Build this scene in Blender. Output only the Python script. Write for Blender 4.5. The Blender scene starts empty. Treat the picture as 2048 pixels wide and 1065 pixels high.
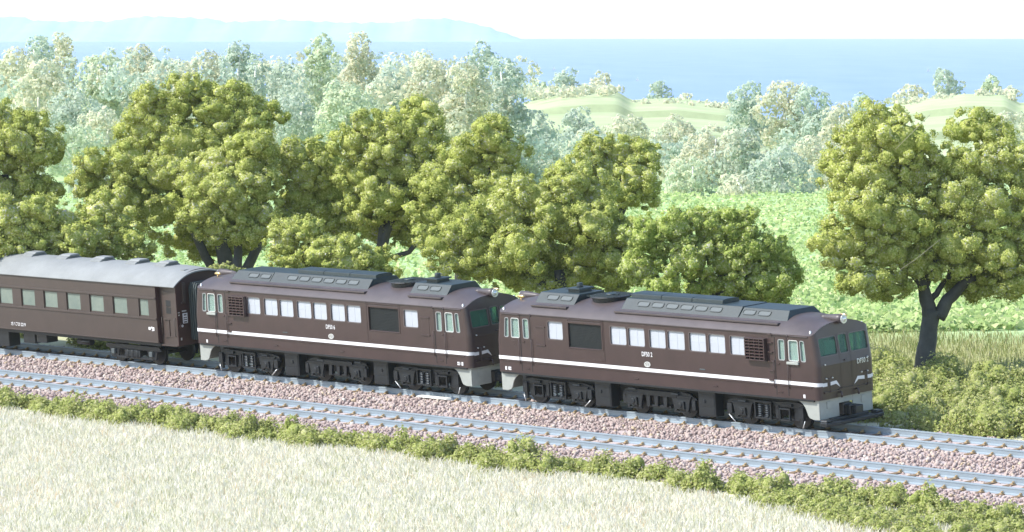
import bpy, math, random
import numpy as np
from mathutils import Vector, Matrix

scene = bpy.context.scene
COL = scene.collection
rng = np.random.default_rng(7)
random.seed(7)

# ------------------------------------------------------------------ camera
CAM_C = np.array([119.1873673945588, -109.28144139435058, 24.01116161864761])
CAM_M = np.array([[0.678486869469339, -0.046004952414124084, 0.7331705888202762],
                  [0.7321587899656042, 0.12385308084975197, -0.669779008808224],
                  [-0.05999228478561637, 0.9912335540715916, 0.11771561939183144]])
FPX = 8949.673139029117
SEA_ROW = 48.0                                   # picture row of eye level over the sea
cam_data = bpy.data.cameras.new('camera')
cam_data.sensor_fit = 'HORIZONTAL'
cam_data.sensor_width = 36.0
cam_data.lens = 36.0 * FPX / 2048.0
cam_data.clip_start = 1.0
cam_data.clip_end = 60000.0
cam = bpy.data.objects.new('camera', cam_data)
m4 = Matrix.Identity(4)
for i in range(3):
    for j in range(3):
        m4[i][j] = CAM_M[i, j]
    m4[i][3] = CAM_C[i]
cam.matrix_world = m4
COL.objects.link(cam)
scene.camera = cam

# the railway stands on a bank that tilts towards the viewer: UP is plumb, AHEAD and SIDE are level
UP = CAM_M @ np.array([0, 1, (532.5 - SEA_ROW) / FPX]); UP /= np.linalg.norm(UP)
SIDE = CAM_M[:, 0].copy()
AHEAD = np.cross(UP, SIDE)
def land(r, d, h):
    """point r to the side, d ahead, h above eye level"""
    return CAM_C + r * SIDE + d * AHEAD + h * UP
def sight(px, py, d):
    v = CAM_M @ np.array([(px - 1024) / FPX, (532.5 - py) / FPX, -1.0])
    return CAM_C + v * (d / float(v @ AHEAD))
FRAME = np.stack([SIDE, AHEAD, UP], axis=1)      # columns
FRAME_M = Matrix([[FRAME[i, j] for j in range(3)] for i in range(3)])

# ------------------------------------------------------------------ light
SUN_DIR = np.array([-0.46, -0.66, 0.0]); SUN_DIR /= np.linalg.norm(SUN_DIR)
SUN_EL = math.radians(50)
SUN_DIR = SUN_DIR * math.cos(SUN_EL) + np.array([0, 0, math.sin(SUN_EL)])
sun_data = bpy.data.lights.new('sun', 'SUN')
sun_data.energy = 3.2
sun_data.angle = math.radians(1.5)
sun_data.color = (1.0, 0.965, 0.90)
sun = bpy.data.objects.new('sun', sun_data)
sun.rotation_euler = Vector(SUN_DIR).to_track_quat('Z', 'Y').to_euler()
COL.objects.link(sun)

world = bpy.data.worlds.new('World')
scene.world = world
world.use_nodes = True
wn = world.node_tree.nodes; wl = world.node_tree.links
wn.clear()
wout = wn.new('ShaderNodeOutputWorld'); wbg = wn.new('ShaderNodeBackground')
wsky = wn.new('ShaderNodeTexSky'); wmap = wn.new('ShaderNodeMapping'); wtc = wn.new('ShaderNodeTexCoord')
wsky.sky_type = 'NISHITA'; wsky.sun_disc = False
rot = np.stack([SIDE, AHEAD, UP], axis=0)        # rows: takes plumb to Z
sloc = rot @ SUN_DIR
wsky.sun_elevation = math.asin(sloc[2])
wsky.sun_rotation = math.atan2(sloc[0], sloc[1]) % (2 * math.pi)
wsky.air_density = 1.0; wsky.dust_density = 0.7; wsky.ozone_density = 1.0
wmap.vector_type = 'POINT'
wmap.inputs['Rotation'].default_value = Matrix([list(rot[i]) for i in range(3)]).to_euler()
wbg.inputs['Strength'].default_value = 0.15
wl.new(wtc.outputs['Generated'], wmap.inputs['Vector'])
wl.new(wmap.outputs['Vector'], wsky.inputs['Vector'])
wl.new(wsky.outputs['Color'], wbg.inputs['Color'])
wl.new(wbg.outputs['Background'], wout.inputs['Surface'])

scene.view_settings.view_transform = 'Standard'
scene.view_settings.look = 'None'
scene.view_settings.exposure = 1.15
scene.view_settings.gamma = 1.0
scene.cycles.max_bounces = 8
scene.cycles.diffuse_bounces = 4
scene.cycles.transparent_max_bounces = 12
scene.cycles.volume_bounces = 1

# ------------------------------------------------------------------ materials
def srgb(r, g, b):
    f = lambda c: (c / 255 / 12.92) if c / 255 <= 0.04045 else ((c / 255 + 0.055) / 1.055) ** 2.4
    return (f(r), f(g), f(b), 1.0)

def mat(name, base, rough=0.6, metal=0.0, var=0.0, scale=3.0, bump=0.0, bscale=40.0, spec=0.5, base2=None):
    m = bpy.data.materials.new(name); m.use_nodes = True
    nt = m.node_tree; b = nt.nodes['Principled BSDF']
    b.inputs['Roughness'].default_value = rough; b.inputs['Metallic'].default_value = metal
    b.inputs['Specular IOR Level'].default_value = spec
    b.inputs['Base Color'].default_value = base
    tc = nt.nodes.new('ShaderNodeTexCoord')
    if var or base2:
        n = nt.nodes.new('ShaderNodeTexNoise'); n.inputs['Scale'].default_value = scale
        n.inputs['Detail'].default_value = 6; n.inputs['Roughness'].default_value = 0.65
        nt.links.new(tc.outputs['Object'], n.inputs['Vector'])
        r = nt.nodes.new('ShaderNodeValToRGB')
        r.color_ramp.elements[0].position = 0.3; r.color_ramp.elements[1].position = 0.7
        if base2 is None:
            c0 = tuple(max(0, v * (1 - var)) for v in base[:3]) + (1,)
            c1 = tuple(min(1, v * (1 + var)) for v in base[:3]) + (1,)
        else:
            c0, c1 = base, base2
        r.color_ramp.elements[0].color = c0; r.color_ramp.elements[1].color = c1
        nt.links.new(n.outputs['Fac'], r.inputs['Fac']); nt.links.new(r.outputs['Color'], b.inputs['Base Color'])
    if bump:
        n2 = nt.nodes.new('ShaderNodeTexNoise'); n2.inputs['Scale'].default_value = bscale; n2.inputs['Detail'].default_value = 4
        nt.links.new(tc.outputs['Object'], n2.inputs['Vector'])
        bp = nt.nodes.new('ShaderNodeBump'); bp.inputs['Strength'].default_value = bump; bp.inputs['Distance'].default_value = 0.02
        nt.links.new(n2.outputs['Fac'], bp.inputs['Height']); nt.links.new(bp.outputs['Normal'], b.inputs['Normal'])
    return m

def leaf_mat(name, stops, trans=0.25, patch=0.25, pscale=0.5, grain=0.0):
    """colour by piece, shifted in broad patches"""
    m = bpy.data.materials.new(name); m.use_nodes = True
    nt = m.node_tree; nt.nodes.clear()
    out = nt.nodes.new('ShaderNodeOutputMaterial')
    g = nt.nodes.new('ShaderNodeNewGeometry')
    tc = nt.nodes.new('ShaderNodeTexCoord')
    n = nt.nodes.new('ShaderNodeTexNoise'); n.inputs['Scale'].default_value = pscale; n.inputs['Detail'].default_value = 3
    nt.links.new(tc.outputs['Object'], n.inputs['Vector'])
    a = nt.nodes.new('ShaderNodeMath'); a.operation = 'MULTIPLY_ADD'
    a.inputs[1].default_value = patch * 3.0; a.inputs[2].default_value = -patch * 1.5
    nt.links.new(n.outputs['Fac'], a.inputs[0])
    s = nt.nodes.new('ShaderNodeMath'); s.operation = 'ADD'; s.use_clamp = True
    src = g.outputs['Random Per Island']
    if grain:
        n3 = nt.nodes.new('ShaderNodeTexNoise'); n3.inputs['Scale'].default_value = grain; n3.inputs['Detail'].default_value = 3; n3.inputs['Roughness'].default_value = 0.7
        nt.links.new(tc.outputs['Object'], n3.inputs['Vector'])
        g1 = nt.nodes.new('ShaderNodeMath'); g1.operation = 'MULTIPLY_ADD'; g1.inputs[1].default_value = 2.6; g1.inputs[2].default_value = -0.90
        nt.links.new(n3.outputs['Fac'], g1.inputs[0])
        g2 = nt.nodes.new('ShaderNodeMath'); g2.operation = 'MULTIPLY_ADD'; g2.inputs[1].default_value = 0.26
        nt.links.new(src, g2.inputs[0]); nt.links.new(g1.outputs[0], g2.inputs[2]); src = g2.outputs[0]
    nt.links.new(src, s.inputs[0]); nt.links.new(a.outputs[0], s.inputs[1])
    r = nt.nodes.new('ShaderNodeValToRGB')
    el = r.color_ramp.elements
    el[0].position, el[0].color = stops[0]; el[1].position, el[1].color = stops[-1]
    for p, c in stops[1:-1]:
        e = el.new(p); e.color = c
    nt.links.new(s.outputs[0], r.inputs['Fac'])
    d = nt.nodes.new('ShaderNodeBsdfDiffuse'); t = nt.nodes.new('ShaderNodeBsdfTranslucent')
    nt.links.new(r.outputs['Color'], d.inputs['Color']); nt.links.new(r.outputs['Color'], t.inputs['Color'])
    if grain:
        bp = nt.nodes.new('ShaderNodeBump'); bp.inputs['Strength'].default_value = 0.9; bp.inputs['Distance'].default_value = 0.05
        nt.links.new(n3.outputs['Fac'], bp.inputs['Height']); nt.links.new(bp.outputs['Normal'], d.inputs['Normal'])
    mx = nt.nodes.new('ShaderNodeMixShader'); mx.inputs[0].default_value = trans
    nt.links.new(d.outputs[0], mx.inputs[1]); nt.links.new(t.outputs[0], mx.inputs[2])
    nt.links.new(mx.outputs[0], out.inputs['Surface'])
    return m

def glass_mat(name, tint, gloss=0.12, clear=0.8, base=(0.2, 0.25, 0.23, 1)):
    m = bpy.data.materials.new(name); m.use_nodes = True
    nt = m.node_tree; nt.nodes.clear()
    out = nt.nodes.new('ShaderNodeOutputMaterial')
    tr = nt.nodes.new('ShaderNodeBsdfTransparent'); tr.inputs['Color'].default_value = tint
    pb = nt.nodes.new('ShaderNodeBsdfPrincipled'); pb.inputs['Base Color'].default_value = base; pb.inputs['Roughness'].default_value = 0.08
    mx = nt.nodes.new('ShaderNodeMixShader'); mx.inputs[0].default_value = 1 - clear
    nt.links.new(tr.outputs[0], mx.inputs[1]); nt.links.new(pb.outputs[0], mx.inputs[2])
    nt.links.new(mx.outputs[0], out.inputs['Surface'])
    return m

M = {}
M['brown'] = mat('brown_paint', (0.043, 0.0262, 0.0258, 1), rough=0.34, var=0.13, scale=1.6, bump=0.05, bscale=25)
M['roof_brown'] = mat('brown_roof_sky_sheen', (0.058, 0.045, 0.045, 1), rough=0.45, var=0.2, scale=1.2, bump=0.05, bscale=20)  # greyer than the body: sky reflection put into the roof colour
M['hood'] = mat('dark_green_grey_paint', (0.012, 0.0225, 0.025, 1), rough=0.5, var=0.18, scale=2.0, bump=0.05, bscale=20)
M['slot'] = mat('slot_grey', (0.065, 0.08, 0.085, 1), rough=0.6)
M['black'] = mat('black_plastic', (0.006, 0.007, 0.008, 1), rough=0.55)
M['chassis'] = mat('chassis_blue_black', (0.0085, 0.011, 0.014, 1), rough=0.42, var=0.3, scale=4, bump=0.1, bscale=18)
M['grille'] = mat('radiator_mesh', (0.010, 0.014, 0.015, 1), rough=0.6)
M['white'] = mat('white_stripe', (0.62, 0.62, 0.63, 1), rough=0.45, var=0.05, scale=6)
M['pane'] = mat('frosted_white_pane', (0.375, 0.40, 0.44, 1), rough=0.35, var=0.04, scale=2)
M['bar'] = mat('glazing_bar_white', (0.385, 0.41, 0.45, 1), rough=0.4)
M['rim'] = mat('brown_rim_highlight', (0.085, 0.068, 0.066, 1), rough=0.4)  # body brown lightened to paint highlights on the window frames
M['pale_rim'] = mat('dull_metal_rim', (0.24, 0.25, 0.25, 1), rough=0.4)
M['detail'] = mat('chassis_highlight', (0.05, 0.06, 0.07, 1), rough=0.35, metal=0.3)  # paler than the chassis: painted highlights on springs and brake gear
M['skirt'] = mat('light_grey_paint', (0.29, 0.305, 0.28, 1), rough=0.55, var=0.08, scale=4)
M['cab'] = mat('pale_green_cab_lining', (0.62, 0.76, 0.68, 1), rough=0.6)
M['cabdark'] = mat('cab_console', (0.22, 0.32, 0.27, 1), rough=0.6)
M['glass'] = glass_mat('cab_glass', (0.80, 0.94, 0.88, 1), clear=0.55, base=(0.34, 0.44, 0.40, 1))  # pale base colour stands in for reflections on the side panes
M['front_glass'] = glass_mat('front_glass', (0.62, 0.88, 0.76, 1), clear=0.72, base=(0.10, 0.20, 0.155, 1))
M['gold'] = mat('brass', (0.78, 0.55, 0.24, 1), rough=0.3, metal=0.9)
M['lens'] = mat('lamp_lens', (0.62, 0.64, 0.66, 1), rough=0.12, metal=0.6)
M['chrome'] = mat('bright_trim', (0.55, 0.56, 0.56, 1), rough=0.3, metal=0.4)
M['coach'] = mat('coach_brown_paint', (0.045, 0.031, 0.026, 1), rough=0.5, var=0.10, scale=1.5, bump=0.05, bscale=25)
M['coach_end'] = mat('coach_red_brown', (0.040, 0.016, 0.013, 1), rough=0.6, var=0.12, scale=2)
M['coach_roof'] = mat('grey_roof', (0.19, 0.20, 0.20, 1), rough=0.75, var=0.14, scale=0.9, bump=0.04, bscale=12)
M['vent'] = mat('vent_grey', (0.165, 0.175, 0.175, 1), rough=0.75, var=0.1, scale=3)
M['coach_glass'] = mat('coach_window_glass', (0.11, 0.145, 0.13, 1), rough=0.12, base2=(0.17, 0.20, 0.17, 1), scale=1.3)
M['gangway'] = mat('gangway_rubber', (0.03, 0.042, 0.042, 1), rough=0.7)
M['rail_side'] = mat('rail_blue_grey', (0.225, 0.27, 0.305, 1), rough=0.5, metal=0.05, var=0.12, scale=0.8)
M['rail_top'] = mat('rail_head_steel', (0.235, 0.28, 0.31, 1), rough=0.45, metal=0.05, var=0.08, scale=0.7)
M['sleeper'] = mat('sleeper_brown', (0.16, 0.105, 0.055, 1), rough=0.85, var=0.35, scale=5)
M['clip'] = mat('rail_clip_ochre', (0.34, 0.245, 0.13, 1), rough=0.8, var=0.3, scale=6)
M['bark'] = mat('dark_bark', (0.052, 0.054, 0.050, 1), rough=0.75, var=0.35, scale=2.5, bump=0.6, bscale=5)
M['twig'] = mat('dry_twig', (0.30, 0.27, 0.2, 1), rough=0.8)
M['ballast_bed'] = mat('ballast_bed', (0.36, 0.295, 0.28, 1), rough=0.9, base2=(0.42, 0.35, 0.33, 1), scale=4)
M['slab'] = mat('pale_slab', (0.62, 0.62, 0.58, 1), rough=0.6)
M['stone'] = leaf_mat('ballast_stone', [(0.0, (0.281, 0.212, 0.195, 1)), (0.35, (0.345, 0.270, 0.244, 1)), (0.62, (0.390, 0.312, 0.277, 1)), (0.88, (0.435, 0.365, 0.322, 1)), (0.95, (0.417, 0.326, 0.215, 1)), (1.0, (0.526, 0.478, 0.421, 1))], trans=0.0, patch=0.06, pscale=0.8)
OLIVE = [(0.0, (0.198, 0.259, 0.059, 1)), (0.3, (0.350, 0.401, 0.093, 1)), (0.6, (0.477, 0.516, 0.145, 1)), (0.85, (0.618, 0.612, 0.274, 1)), (1.0, (0.618, 0.612, 0.670, 1))]
M['leaf'] = leaf_mat('olive_foliage', OLIVE, trans=0.32, patch=0.14, pscale=0.8, grain=11.0)
M['leaf2'] = leaf_mat('dusty_green_foliage', [(0.0, (0.176, 0.272, 0.061, 1)), (0.35, (0.341, 0.428, 0.099, 1)), (0.65, (0.505, 0.571, 0.169, 1)), (0.88, (0.620, 0.620, 0.364, 1)), (1.0, (0.620, 0.620, 0.620, 1))], trans=0.4, patch=0.18, pscale=0.7, grain=11.0)
M['shrub'] = leaf_mat('shrub_foliage', [(0.0, (0.221, 0.289, 0.066, 1)), (0.3, (0.338, 0.394, 0.111, 1)), (0.6, (0.441, 0.468, 0.170, 1)), (0.85, (0.546, 0.529, 0.280, 1)), (1.0, (0.649, 0.591, 0.413, 1))], trans=0.4, patch=0.14, pscale=0.9, grain=14.0)
M['straw'] = leaf_mat('pale_straw_grass', [(0.0, (0.434, 0.446, 0.264, 1)), (0.15, (0.599, 0.584, 0.432, 1)), (0.45, (0.700, 0.672, 0.577, 1)), (0.85, (0.749, 0.720, 0.657, 1)), (1.0, (0.666, 0.534, 0.361, 1))], trans=0.35, patch=0.15, pscale=0.28)
M['grass_yellow'] = leaf_mat('yellowing_grass', [(0.0, (0.20, 0.25, 0.08, 1)), (0.4, (0.31, 0.33, 0.13, 1)), (0.75, (0.43, 0.41, 0.20, 1)), (1.0, (0.56, 0.52, 0.32, 1))], trans=0.35, patch=0.2, pscale=0.2)
M['crop'] = leaf_mat('pale_green_crop', [(0.0, (0.291, 0.418, 0.157, 1)), (0.4, (0.387, 0.495, 0.202, 1)), (0.75, (0.484, 0.561, 0.263, 1)), (1.0, (0.653, 0.660, 0.385, 1))], trans=0.4, patch=0.12, pscale=0.05)
def pale(name, a, b, c, d): return leaf_mat(name, [(0.0, a), (0.35, b), (0.7, c), (1.0, d)], trans=0.55, patch=0.10, pscale=0.22)  # distance haze is mixed into these far foliage colours
M['far_teal'] = pale('hazed_bluish_foliage', (0.500, 0.608, 0.505, 1), (0.536, 0.628, 0.515, 1), (0.583, 0.650, 0.525, 1), (0.679, 0.695, 0.545, 1))
M['far_beige'] = pale('hazed_beige_foliage', (0.586, 0.632, 0.490, 1), (0.653, 0.674, 0.508, 1), (0.719, 0.706, 0.517, 1), (0.819, 0.748, 0.564, 1))
M['far_lime'] = pale('hazed_lime_foliage', (0.530, 0.633, 0.474, 1), (0.594, 0.675, 0.484, 1), (0.658, 0.706, 0.494, 1), (0.743, 0.738, 0.532, 1))
M['far_grey'] = pale('hazed_grey_green_foliage', (0.486, 0.573, 0.479, 1), (0.520, 0.596, 0.489, 1), (0.567, 0.627, 0.510, 1), (0.648, 0.660, 0.519, 1))
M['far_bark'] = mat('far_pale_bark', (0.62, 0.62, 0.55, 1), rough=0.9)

# ground: straw by the line, crop green beyond
def ground_mat():
    m = bpy.data.materials.new('ground_soil_and_turf'); m.use_nodes = True
    nt = m.node_tree; b = nt.nodes['Principled BSDF']; b.inputs['Roughness'].default_value = 0.95
    b.inputs['Specular IOR Level'].default_value = 0.1
    at = nt.nodes.new('ShaderNodeAttribute'); at.attribute_name = 'zone'
    tc = nt.nodes.new('ShaderNodeTexCoord')
    n = nt.nodes.new('ShaderNodeTexNoise'); n.inputs['Scale'].default_value = 0.9; n.inputs['Detail'].default_value = 8
    nt.links.new(tc.outputs['Object'], n.inputs['Vector'])
    def ramp(c0, c1):
        r = nt.nodes.new('ShaderNodeValToRGB'); r.color_ramp.elements[0].position = 0.3; r.color_ramp.elements[1].position = 0.7
        r.color_ramp.elements[0].color = c0; r.color_ramp.elements[1].color = c1
        nt.links.new(n.outputs['Fac'], r.inputs['Fac']); return r
    straw = ramp((0.48, 0.48, 0.33, 1), (0.64, 0.62, 0.48, 1))
    turf = ramp((0.28, 0.41, 0.18, 1), (0.39, 0.51, 0.26, 1))
    tan = ramp((0.25, 0.27, 0.11, 1), (0.36, 0.36, 0.17, 1))
    ca = nt.nodes.new('ShaderNodeMapRange'); ca.inputs[2].default_value = 0.5; cb = nt.nodes.new('ShaderNodeMapRange'); cb.inputs[1].default_value = 0.5
    nt.links.new(at.outputs['Fac'], ca.inputs[0]); nt.links.new(at.outputs['Fac'], cb.inputs[0]); ca.inputs[4].default_value = 1.0; cb.inputs[2].default_value = 1.0
    m1 = nt.nodes.new('ShaderNodeMix'); m1.data_type = 'RGBA'
    nt.links.new(ca.outputs[0], m1.inputs[0]); nt.links.new(straw.outputs['Color'], m1.inputs[6]); nt.links.new(tan.outputs['Color'], m1.inputs[7])
    mx = nt.nodes.new('ShaderNodeMix'); mx.data_type = 'RGBA'
    nt.links.new(cb.outputs[0], mx.inputs[0])
    nt.links.new(m1.outputs[2], mx.inputs[6]); nt.links.new(turf.outputs['Color'], mx.inputs[7])
    nt.links.new(mx.outputs[2], b.inputs['Base Color'])
    return m
M['ground'] = ground_mat()

def sea_mat():
    m = bpy.data.materials.new('sea_water'); m.use_nodes = True
    nt = m.node_tree; b = nt.nodes['Principled BSDF']
    b.inputs['Roughness'].default_value = 0.55; b.inputs['Specular IOR Level'].default_value = 0.25
    tc = nt.nodes.new('ShaderNodeTexCoord'); mp = nt.nodes.new('ShaderNodeMapping'); mp.inputs['Scale'].default_value = (0.02, 0.004, 1)
    n = nt.nodes.new('ShaderNodeTexNoise'); n.inputs['Scale'].default_value = 1.0; n.inputs['Detail'].default_value = 8; n.inputs['Roughness'].default_value = 0.7
    nt.links.new(tc.outputs['Object'], mp.inputs['Vector']); nt.links.new(mp.outputs['Vector'], n.inputs['Vector'])
    r = nt.nodes.new('ShaderNodeValToRGB'); r.color_ramp.elements[0].position = 0.3; r.color_ramp.elements[1].position = 0.75
    r.color_ramp.elements[0].color = (0.145, 0.235, 0.42, 1); r.color_ramp.elements[1].color = (0.215, 0.305, 0.475, 1)
    nt.links.new(n.outputs['Fac'], r.inputs['Fac']); nt.links.new(r.outputs['Color'], b.inputs['Base Color'])
    return m
M['sea'] = sea_mat()
M['far_hill'] = mat('far_hazed_hill', (0.27, 0.40, 0.42, 1), rough=1.0, var=0.08, scale=0.01, spec=0.0)  # blue fade of distance put into the hill colour
M['terrace'] = mat('pale_terrace_meadow', (0.33, 0.41, 0.22, 1), rough=1.0, base2=(0.43, 0.46, 0.29, 1), scale=0.08, spec=0.0)
M['terrace_edge'] = mat('terrace_bank', (0.29, 0.34, 0.19, 1), rough=1.0, var=0.15, scale=0.2, spec=0.0)

# ------------------------------------------------------------------ helpers
def tag(o, label=None, cat=None, group=None, kind=None):
    if label: o['label'] = label
    if cat: o['category'] = cat
    if group: o['group'] = group
    if kind: o['kind'] = kind
    return o

def thing(name, label, cat, loc=(0, 0, 0), rot=None, group=None):
    o = bpy.data.objects.new(name, None); o.empty_display_size = 0.2
    o.location = Vector(loc)
    if rot is not None:
        o.rotation_mode = 'QUATERNION'; o.rotation_quaternion = rot
    COL.objects.link(o)
    return tag(o, label, cat, group)

def link_mesh(name, me, parent=None):
    o = bpy.data.objects.new(name, me); COL.objects.link(o)
    if parent is not None: o.parent = parent
    return o

def np_mesh(name, V, F, material, k=4):
    """V (n,3), F (m,k) -> mesh in one go"""
    me = bpy.data.meshes.new(name)
    me.vertices.add(len(V)); me.vertices.foreach_set('co', np.ascontiguousarray(V, dtype=np.float32).ravel())
    m = len(F)
    me.loops.add(m * k); me.loops.foreach_set('vertex_index', np.ascontiguousarray(F, dtype=np.int32).ravel())
    me.polygons.add(m); me.polygons.foreach_set('loop_start', np.arange(0, m * k, k, dtype=np.int32))
    me.polygons.foreach_set('loop_total', np.full(m, k, dtype=np.int32))
    me.materials.append(material)
    me.update(calc_edges=True); me.validate(verbose=False)
    return me

class MB:
    def __init__(s): s.v = []; s.f = []; s.m = []; s.s = []
    def add(s, vs, fs, m=0, smooth=False):
        b = len(s.v); s.v += [tuple(v) for v in vs]
        for f in fs: s.f.append([i + b for i in f]); s.m.append(m); s.s.append(smooth)
        return s
    def box(s, x0, x1, y0, y1, z0, z1, m=0):
        if x0 > x1: x0, x1 = x1, x0
        if y0 > y1: y0, y1 = y1, y0
        if z0 > z1: z0, z1 = z1, z0
        v = [(x0, y0, z0), (x1, y0, z0), (x1, y1, z0), (x0, y1, z0), (x0, y0, z1), (x1, y0, z1), (x1, y1, z1), (x0, y1, z1)]
        return s.add(v, [(0, 3, 2, 1), (4, 5, 6, 7), (0, 1, 5, 4), (1, 2, 6, 5), (2, 3, 7, 6), (3, 0, 4, 7)], m)
    def prism(s, pts, a0, a1, axis='y', m=0, smooth=False):
        """pts: outline in the other two axes (x,z)->y, (y,z)->x, (x,y)->z"""
        def P(p, a):
            return {'y': (p[0], a, p[1]), 'x': (a, p[0], p[1]), 'z': (p[0], p[1], a)}[axis]
        n = len(pts)
        v = [P(p, a0) for p in pts] + [P(p, a1) for p in pts]
        s.add(v, [list(range(n))[::-1], list(range(n, 2 * n))], m)
        b = len(s.v) - 2 * n
        for i in range(n):
            j = (i + 1) % n; s.f.append([b + i, b + j, b + n + j, b + n + i]); s.m.append(m); s.s.append(smooth)
        return s
    def cyl(s, p0, p1, r0, r1=None, n=16, m=0, caps=True, smooth=True):
        r1 = r0 if r1 is None else r1
        p0 = np.array(p0, float); p1 = np.array(p1, float); a = p1 - p0; a /= np.linalg.norm(a)
        t = np.array([0, 0, 1.0]) if abs(a[2]) < 0.9 else np.array([1.0, 0, 0])
        u = np.cross(a, t); u /= np.linalg.norm(u); w = np.cross(a, u)
        ang = [2 * math.pi * i / n for i in range(n)]
        v = [p0 + r0 * (math.cos(q) * u + math.sin(q) * w) for q in ang] + [p1 + r1 * (math.cos(q) * u + math.sin(q) * w) for q in ang]
        s.add(v, [(i, n + i, n + (i + 1) % n, (i + 1) % n) for i in range(n)], m, smooth)
        if caps:
            b = len(s.v) - 2 * n
            s.f.append([b + i for i in range(n)]); s.m.append(m); s.s.append(False)
            s.f.append([b + n + i for i in range(n)][::-1]); s.m.append(m); s.s.append(False)
        return s
    def tube(s, path, radii, n=8, m=0):
        path = [np.array(p, float) for p in path]
        if not hasattr(radii, '__len__'): radii = [radii] * len(path)
        rings = []
        for i, p in enumerate(path):
            a = path[min(i + 1, len(path) - 1)] - path[max(i - 1, 0)]; a /= np.linalg.norm(a)
            t = np.array([0.3, 0.9, 0.1]); u = np.cross(a, t); u /= np.linalg.norm(u); w = np.cross(a, u)
            rings += [p + radii[i] * (math.cos(2 * math.pi * k / n) * u + math.sin(2 * math.pi * k / n) * w) for k in range(n)]
        f = []
        for i in range(len(path) - 1):
            for k in range(n):
                f.append((i * n + k, i * n + (k + 1) % n, (i + 1) * n + (k + 1) % n, (i + 1) * n + k))
        f.append(tuple(range(n))[::-1]); f.append(tuple((len(path) - 1) * n + k for k in range(n)))
        return s.add(rings, f, m, True)
    def ball(s, c, r, n=10, m=0, sq=(1, 1, 1)):
        v = []; f = []
        rows = n // 2 + 1
        for i in range(rows + 1):
            th = math.pi * i / rows
            for k in range(n):
                ph = 2 * math.pi * k / n
                v.append((c[0] + r * sq[0] * math.sin(th) * math.cos(ph), c[1] + r * sq[1] * math.sin(th) * math.sin(ph), c[2] + r * sq[2] * math.cos(th)))
        for i in range(rows):
            for k in range(n):
                f.append((i * n + k, (i + 1) * n + k, (i + 1) * n + (k + 1) % n, i * n + (k + 1) % n))
        return s.add(v, f, m, True)
    def build(s, name, mats, parent=None, bevel=0.0):
        me = bpy.data.meshes.new(name)
        me.from_pydata(s.v, [], s.f)
        for q in (mats if isinstance(mats, (list, tuple)) else [mats]): me.materials.append(q)
        me.polygons.foreach_set('material_index', s.m); me.polygons.foreach_set('use_smooth', s.s)
        me.update(); me.validate(verbose=False)
        o = link_mesh(name, me, parent)
        if bevel:
            b = o.modifiers.new('bevel', 'BEVEL'); b.width = bevel; b.segments = 2; b.limit_method = 'ANGLE'
        return o

def children(o): return [c for c in bpy.data.objects if c.parent is o]
def copy_tree(o, parent=None):
    c = o.copy(); COL.objects.link(c); c.parent = parent
    if parent is not None: c.matrix_parent_inverse = o.matrix_parent_inverse.copy()
    for ch in children(o): copy_tree(ch, c)
    return c

def text_mesh(name, body, size, mapping, material, parent, width=1.0, space=1.0, depth=0.006):
    """lettering: flat outline of the words, laid on a surface by mapping(u, v)"""
    cu = bpy.data.curves.new('lettering', 'FONT'); cu.body = body; cu.size = size
    cu.align_x = 'CENTER'; cu.align_y = 'CENTER'; cu.space_character = space; cu.resolution_u = 3; cu.offset = size * 0.012
    t = bpy.data.objects.new('lettering_source', cu); COL.objects.link(t)
    dg = bpy.context.evaluated_depsgraph_get(); dg.update()
    me = bpy.data.meshes.new_from_object(t.evaluated_get(dg))
    bpy.data.objects.remove(t, do_unlink=True); bpy.data.curves.remove(cu)
    for v in me.vertices: v.co = Vector(mapping(v.co.x * width, v.co.y))
    me.materials.clear(); me.materials.append(material); me.update()
    return link_mesh(name, me, parent)

def rrect(u0, u1, v0, v1, r, n=4):
    p = []
    for cx, cy, a0 in ((u1 - r, v1 - r, 0), (u0 + r, v1 - r, 90), (u0 + r, v0 + r, 180), (u1 - r, v0 + r, 270)):
        for k in range(n + 1):
            a = math.radians(a0 + 90 * k / n); p.append((cx + r * math.cos(a), cy + r * math.sin(a)))
    return p

def window(parent, mp, u0, u1, v0, v1, frame_mat, pane_mat, name='window', r=0.07, rim=0.028, deep=0.05, bars=None, proud=0.006):
    """frame round an opening with the pane set back inside it; mp(u, v, out)"""
    fr = MB()
    out = rrect(u0 - rim, u1 + rim, v0 - rim, v1 + rim, r + rim); inn = rrect(u0 + 0.004, u1 - 0.004, v0 + 0.004, v1 - 0.004, r)
    n = len(out)
    vs = [mp(a, b, -0.03) for a, b in out] + [mp(a, b, proud) for a, b in out] + [mp(a, b, proud) for a, b in inn] + [mp(a, b, -deep - 0.01) for a, b in inn]
    fs = []
    for i in range(n):
        j = (i + 1) % n
        for k in range(3): fs.append((k * n + i, k * n + j, (k + 1) * n + j, (k + 1) * n + i))
    fr.add(vs, fs)
    pn = MB()
    pn.add([mp(a, b, -deep) for a, b in inn] + [mp(a, b, -deep - 0.012) for a, b in inn],
           [tuple(range(n)), tuple(range(n, 2 * n))[::-1]] + [(i, n + i, n + (i + 1) % n, (i + 1) % n) for i in range(n)])
    w = pn.build(name, pane_mat, parent)
    fr.build('window_frame', frame_mat, w)
    if bars:
        b = MB()
        for kind, t in bars:
            if kind == 'h':
                q = v0 + t * (v1 - v0); c = [(u0, q - .012), (u1, q - .012), (u1, q + .012), (u0, q + .012)]
            else:
                q = u0 + t * (u1 - u0); c = [(q - .012, v0), (q + .012, v0), (q + .012, v1), (q - .012, v1)]
            o_ = 0.004 if kind == 'h' else 0.006
            b.add([mp(a, d, -deep + o_) for a, d in c] + [mp(a, d, -deep - .004) for a, d in c],
                  [(0, 1, 2, 3), (0, 4, 5, 1), (1, 5, 6, 2), (2, 6, 7, 3), (3, 7, 4, 0)])
        b.build('glazing_bar', M['bar'], w)
    return w

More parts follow.
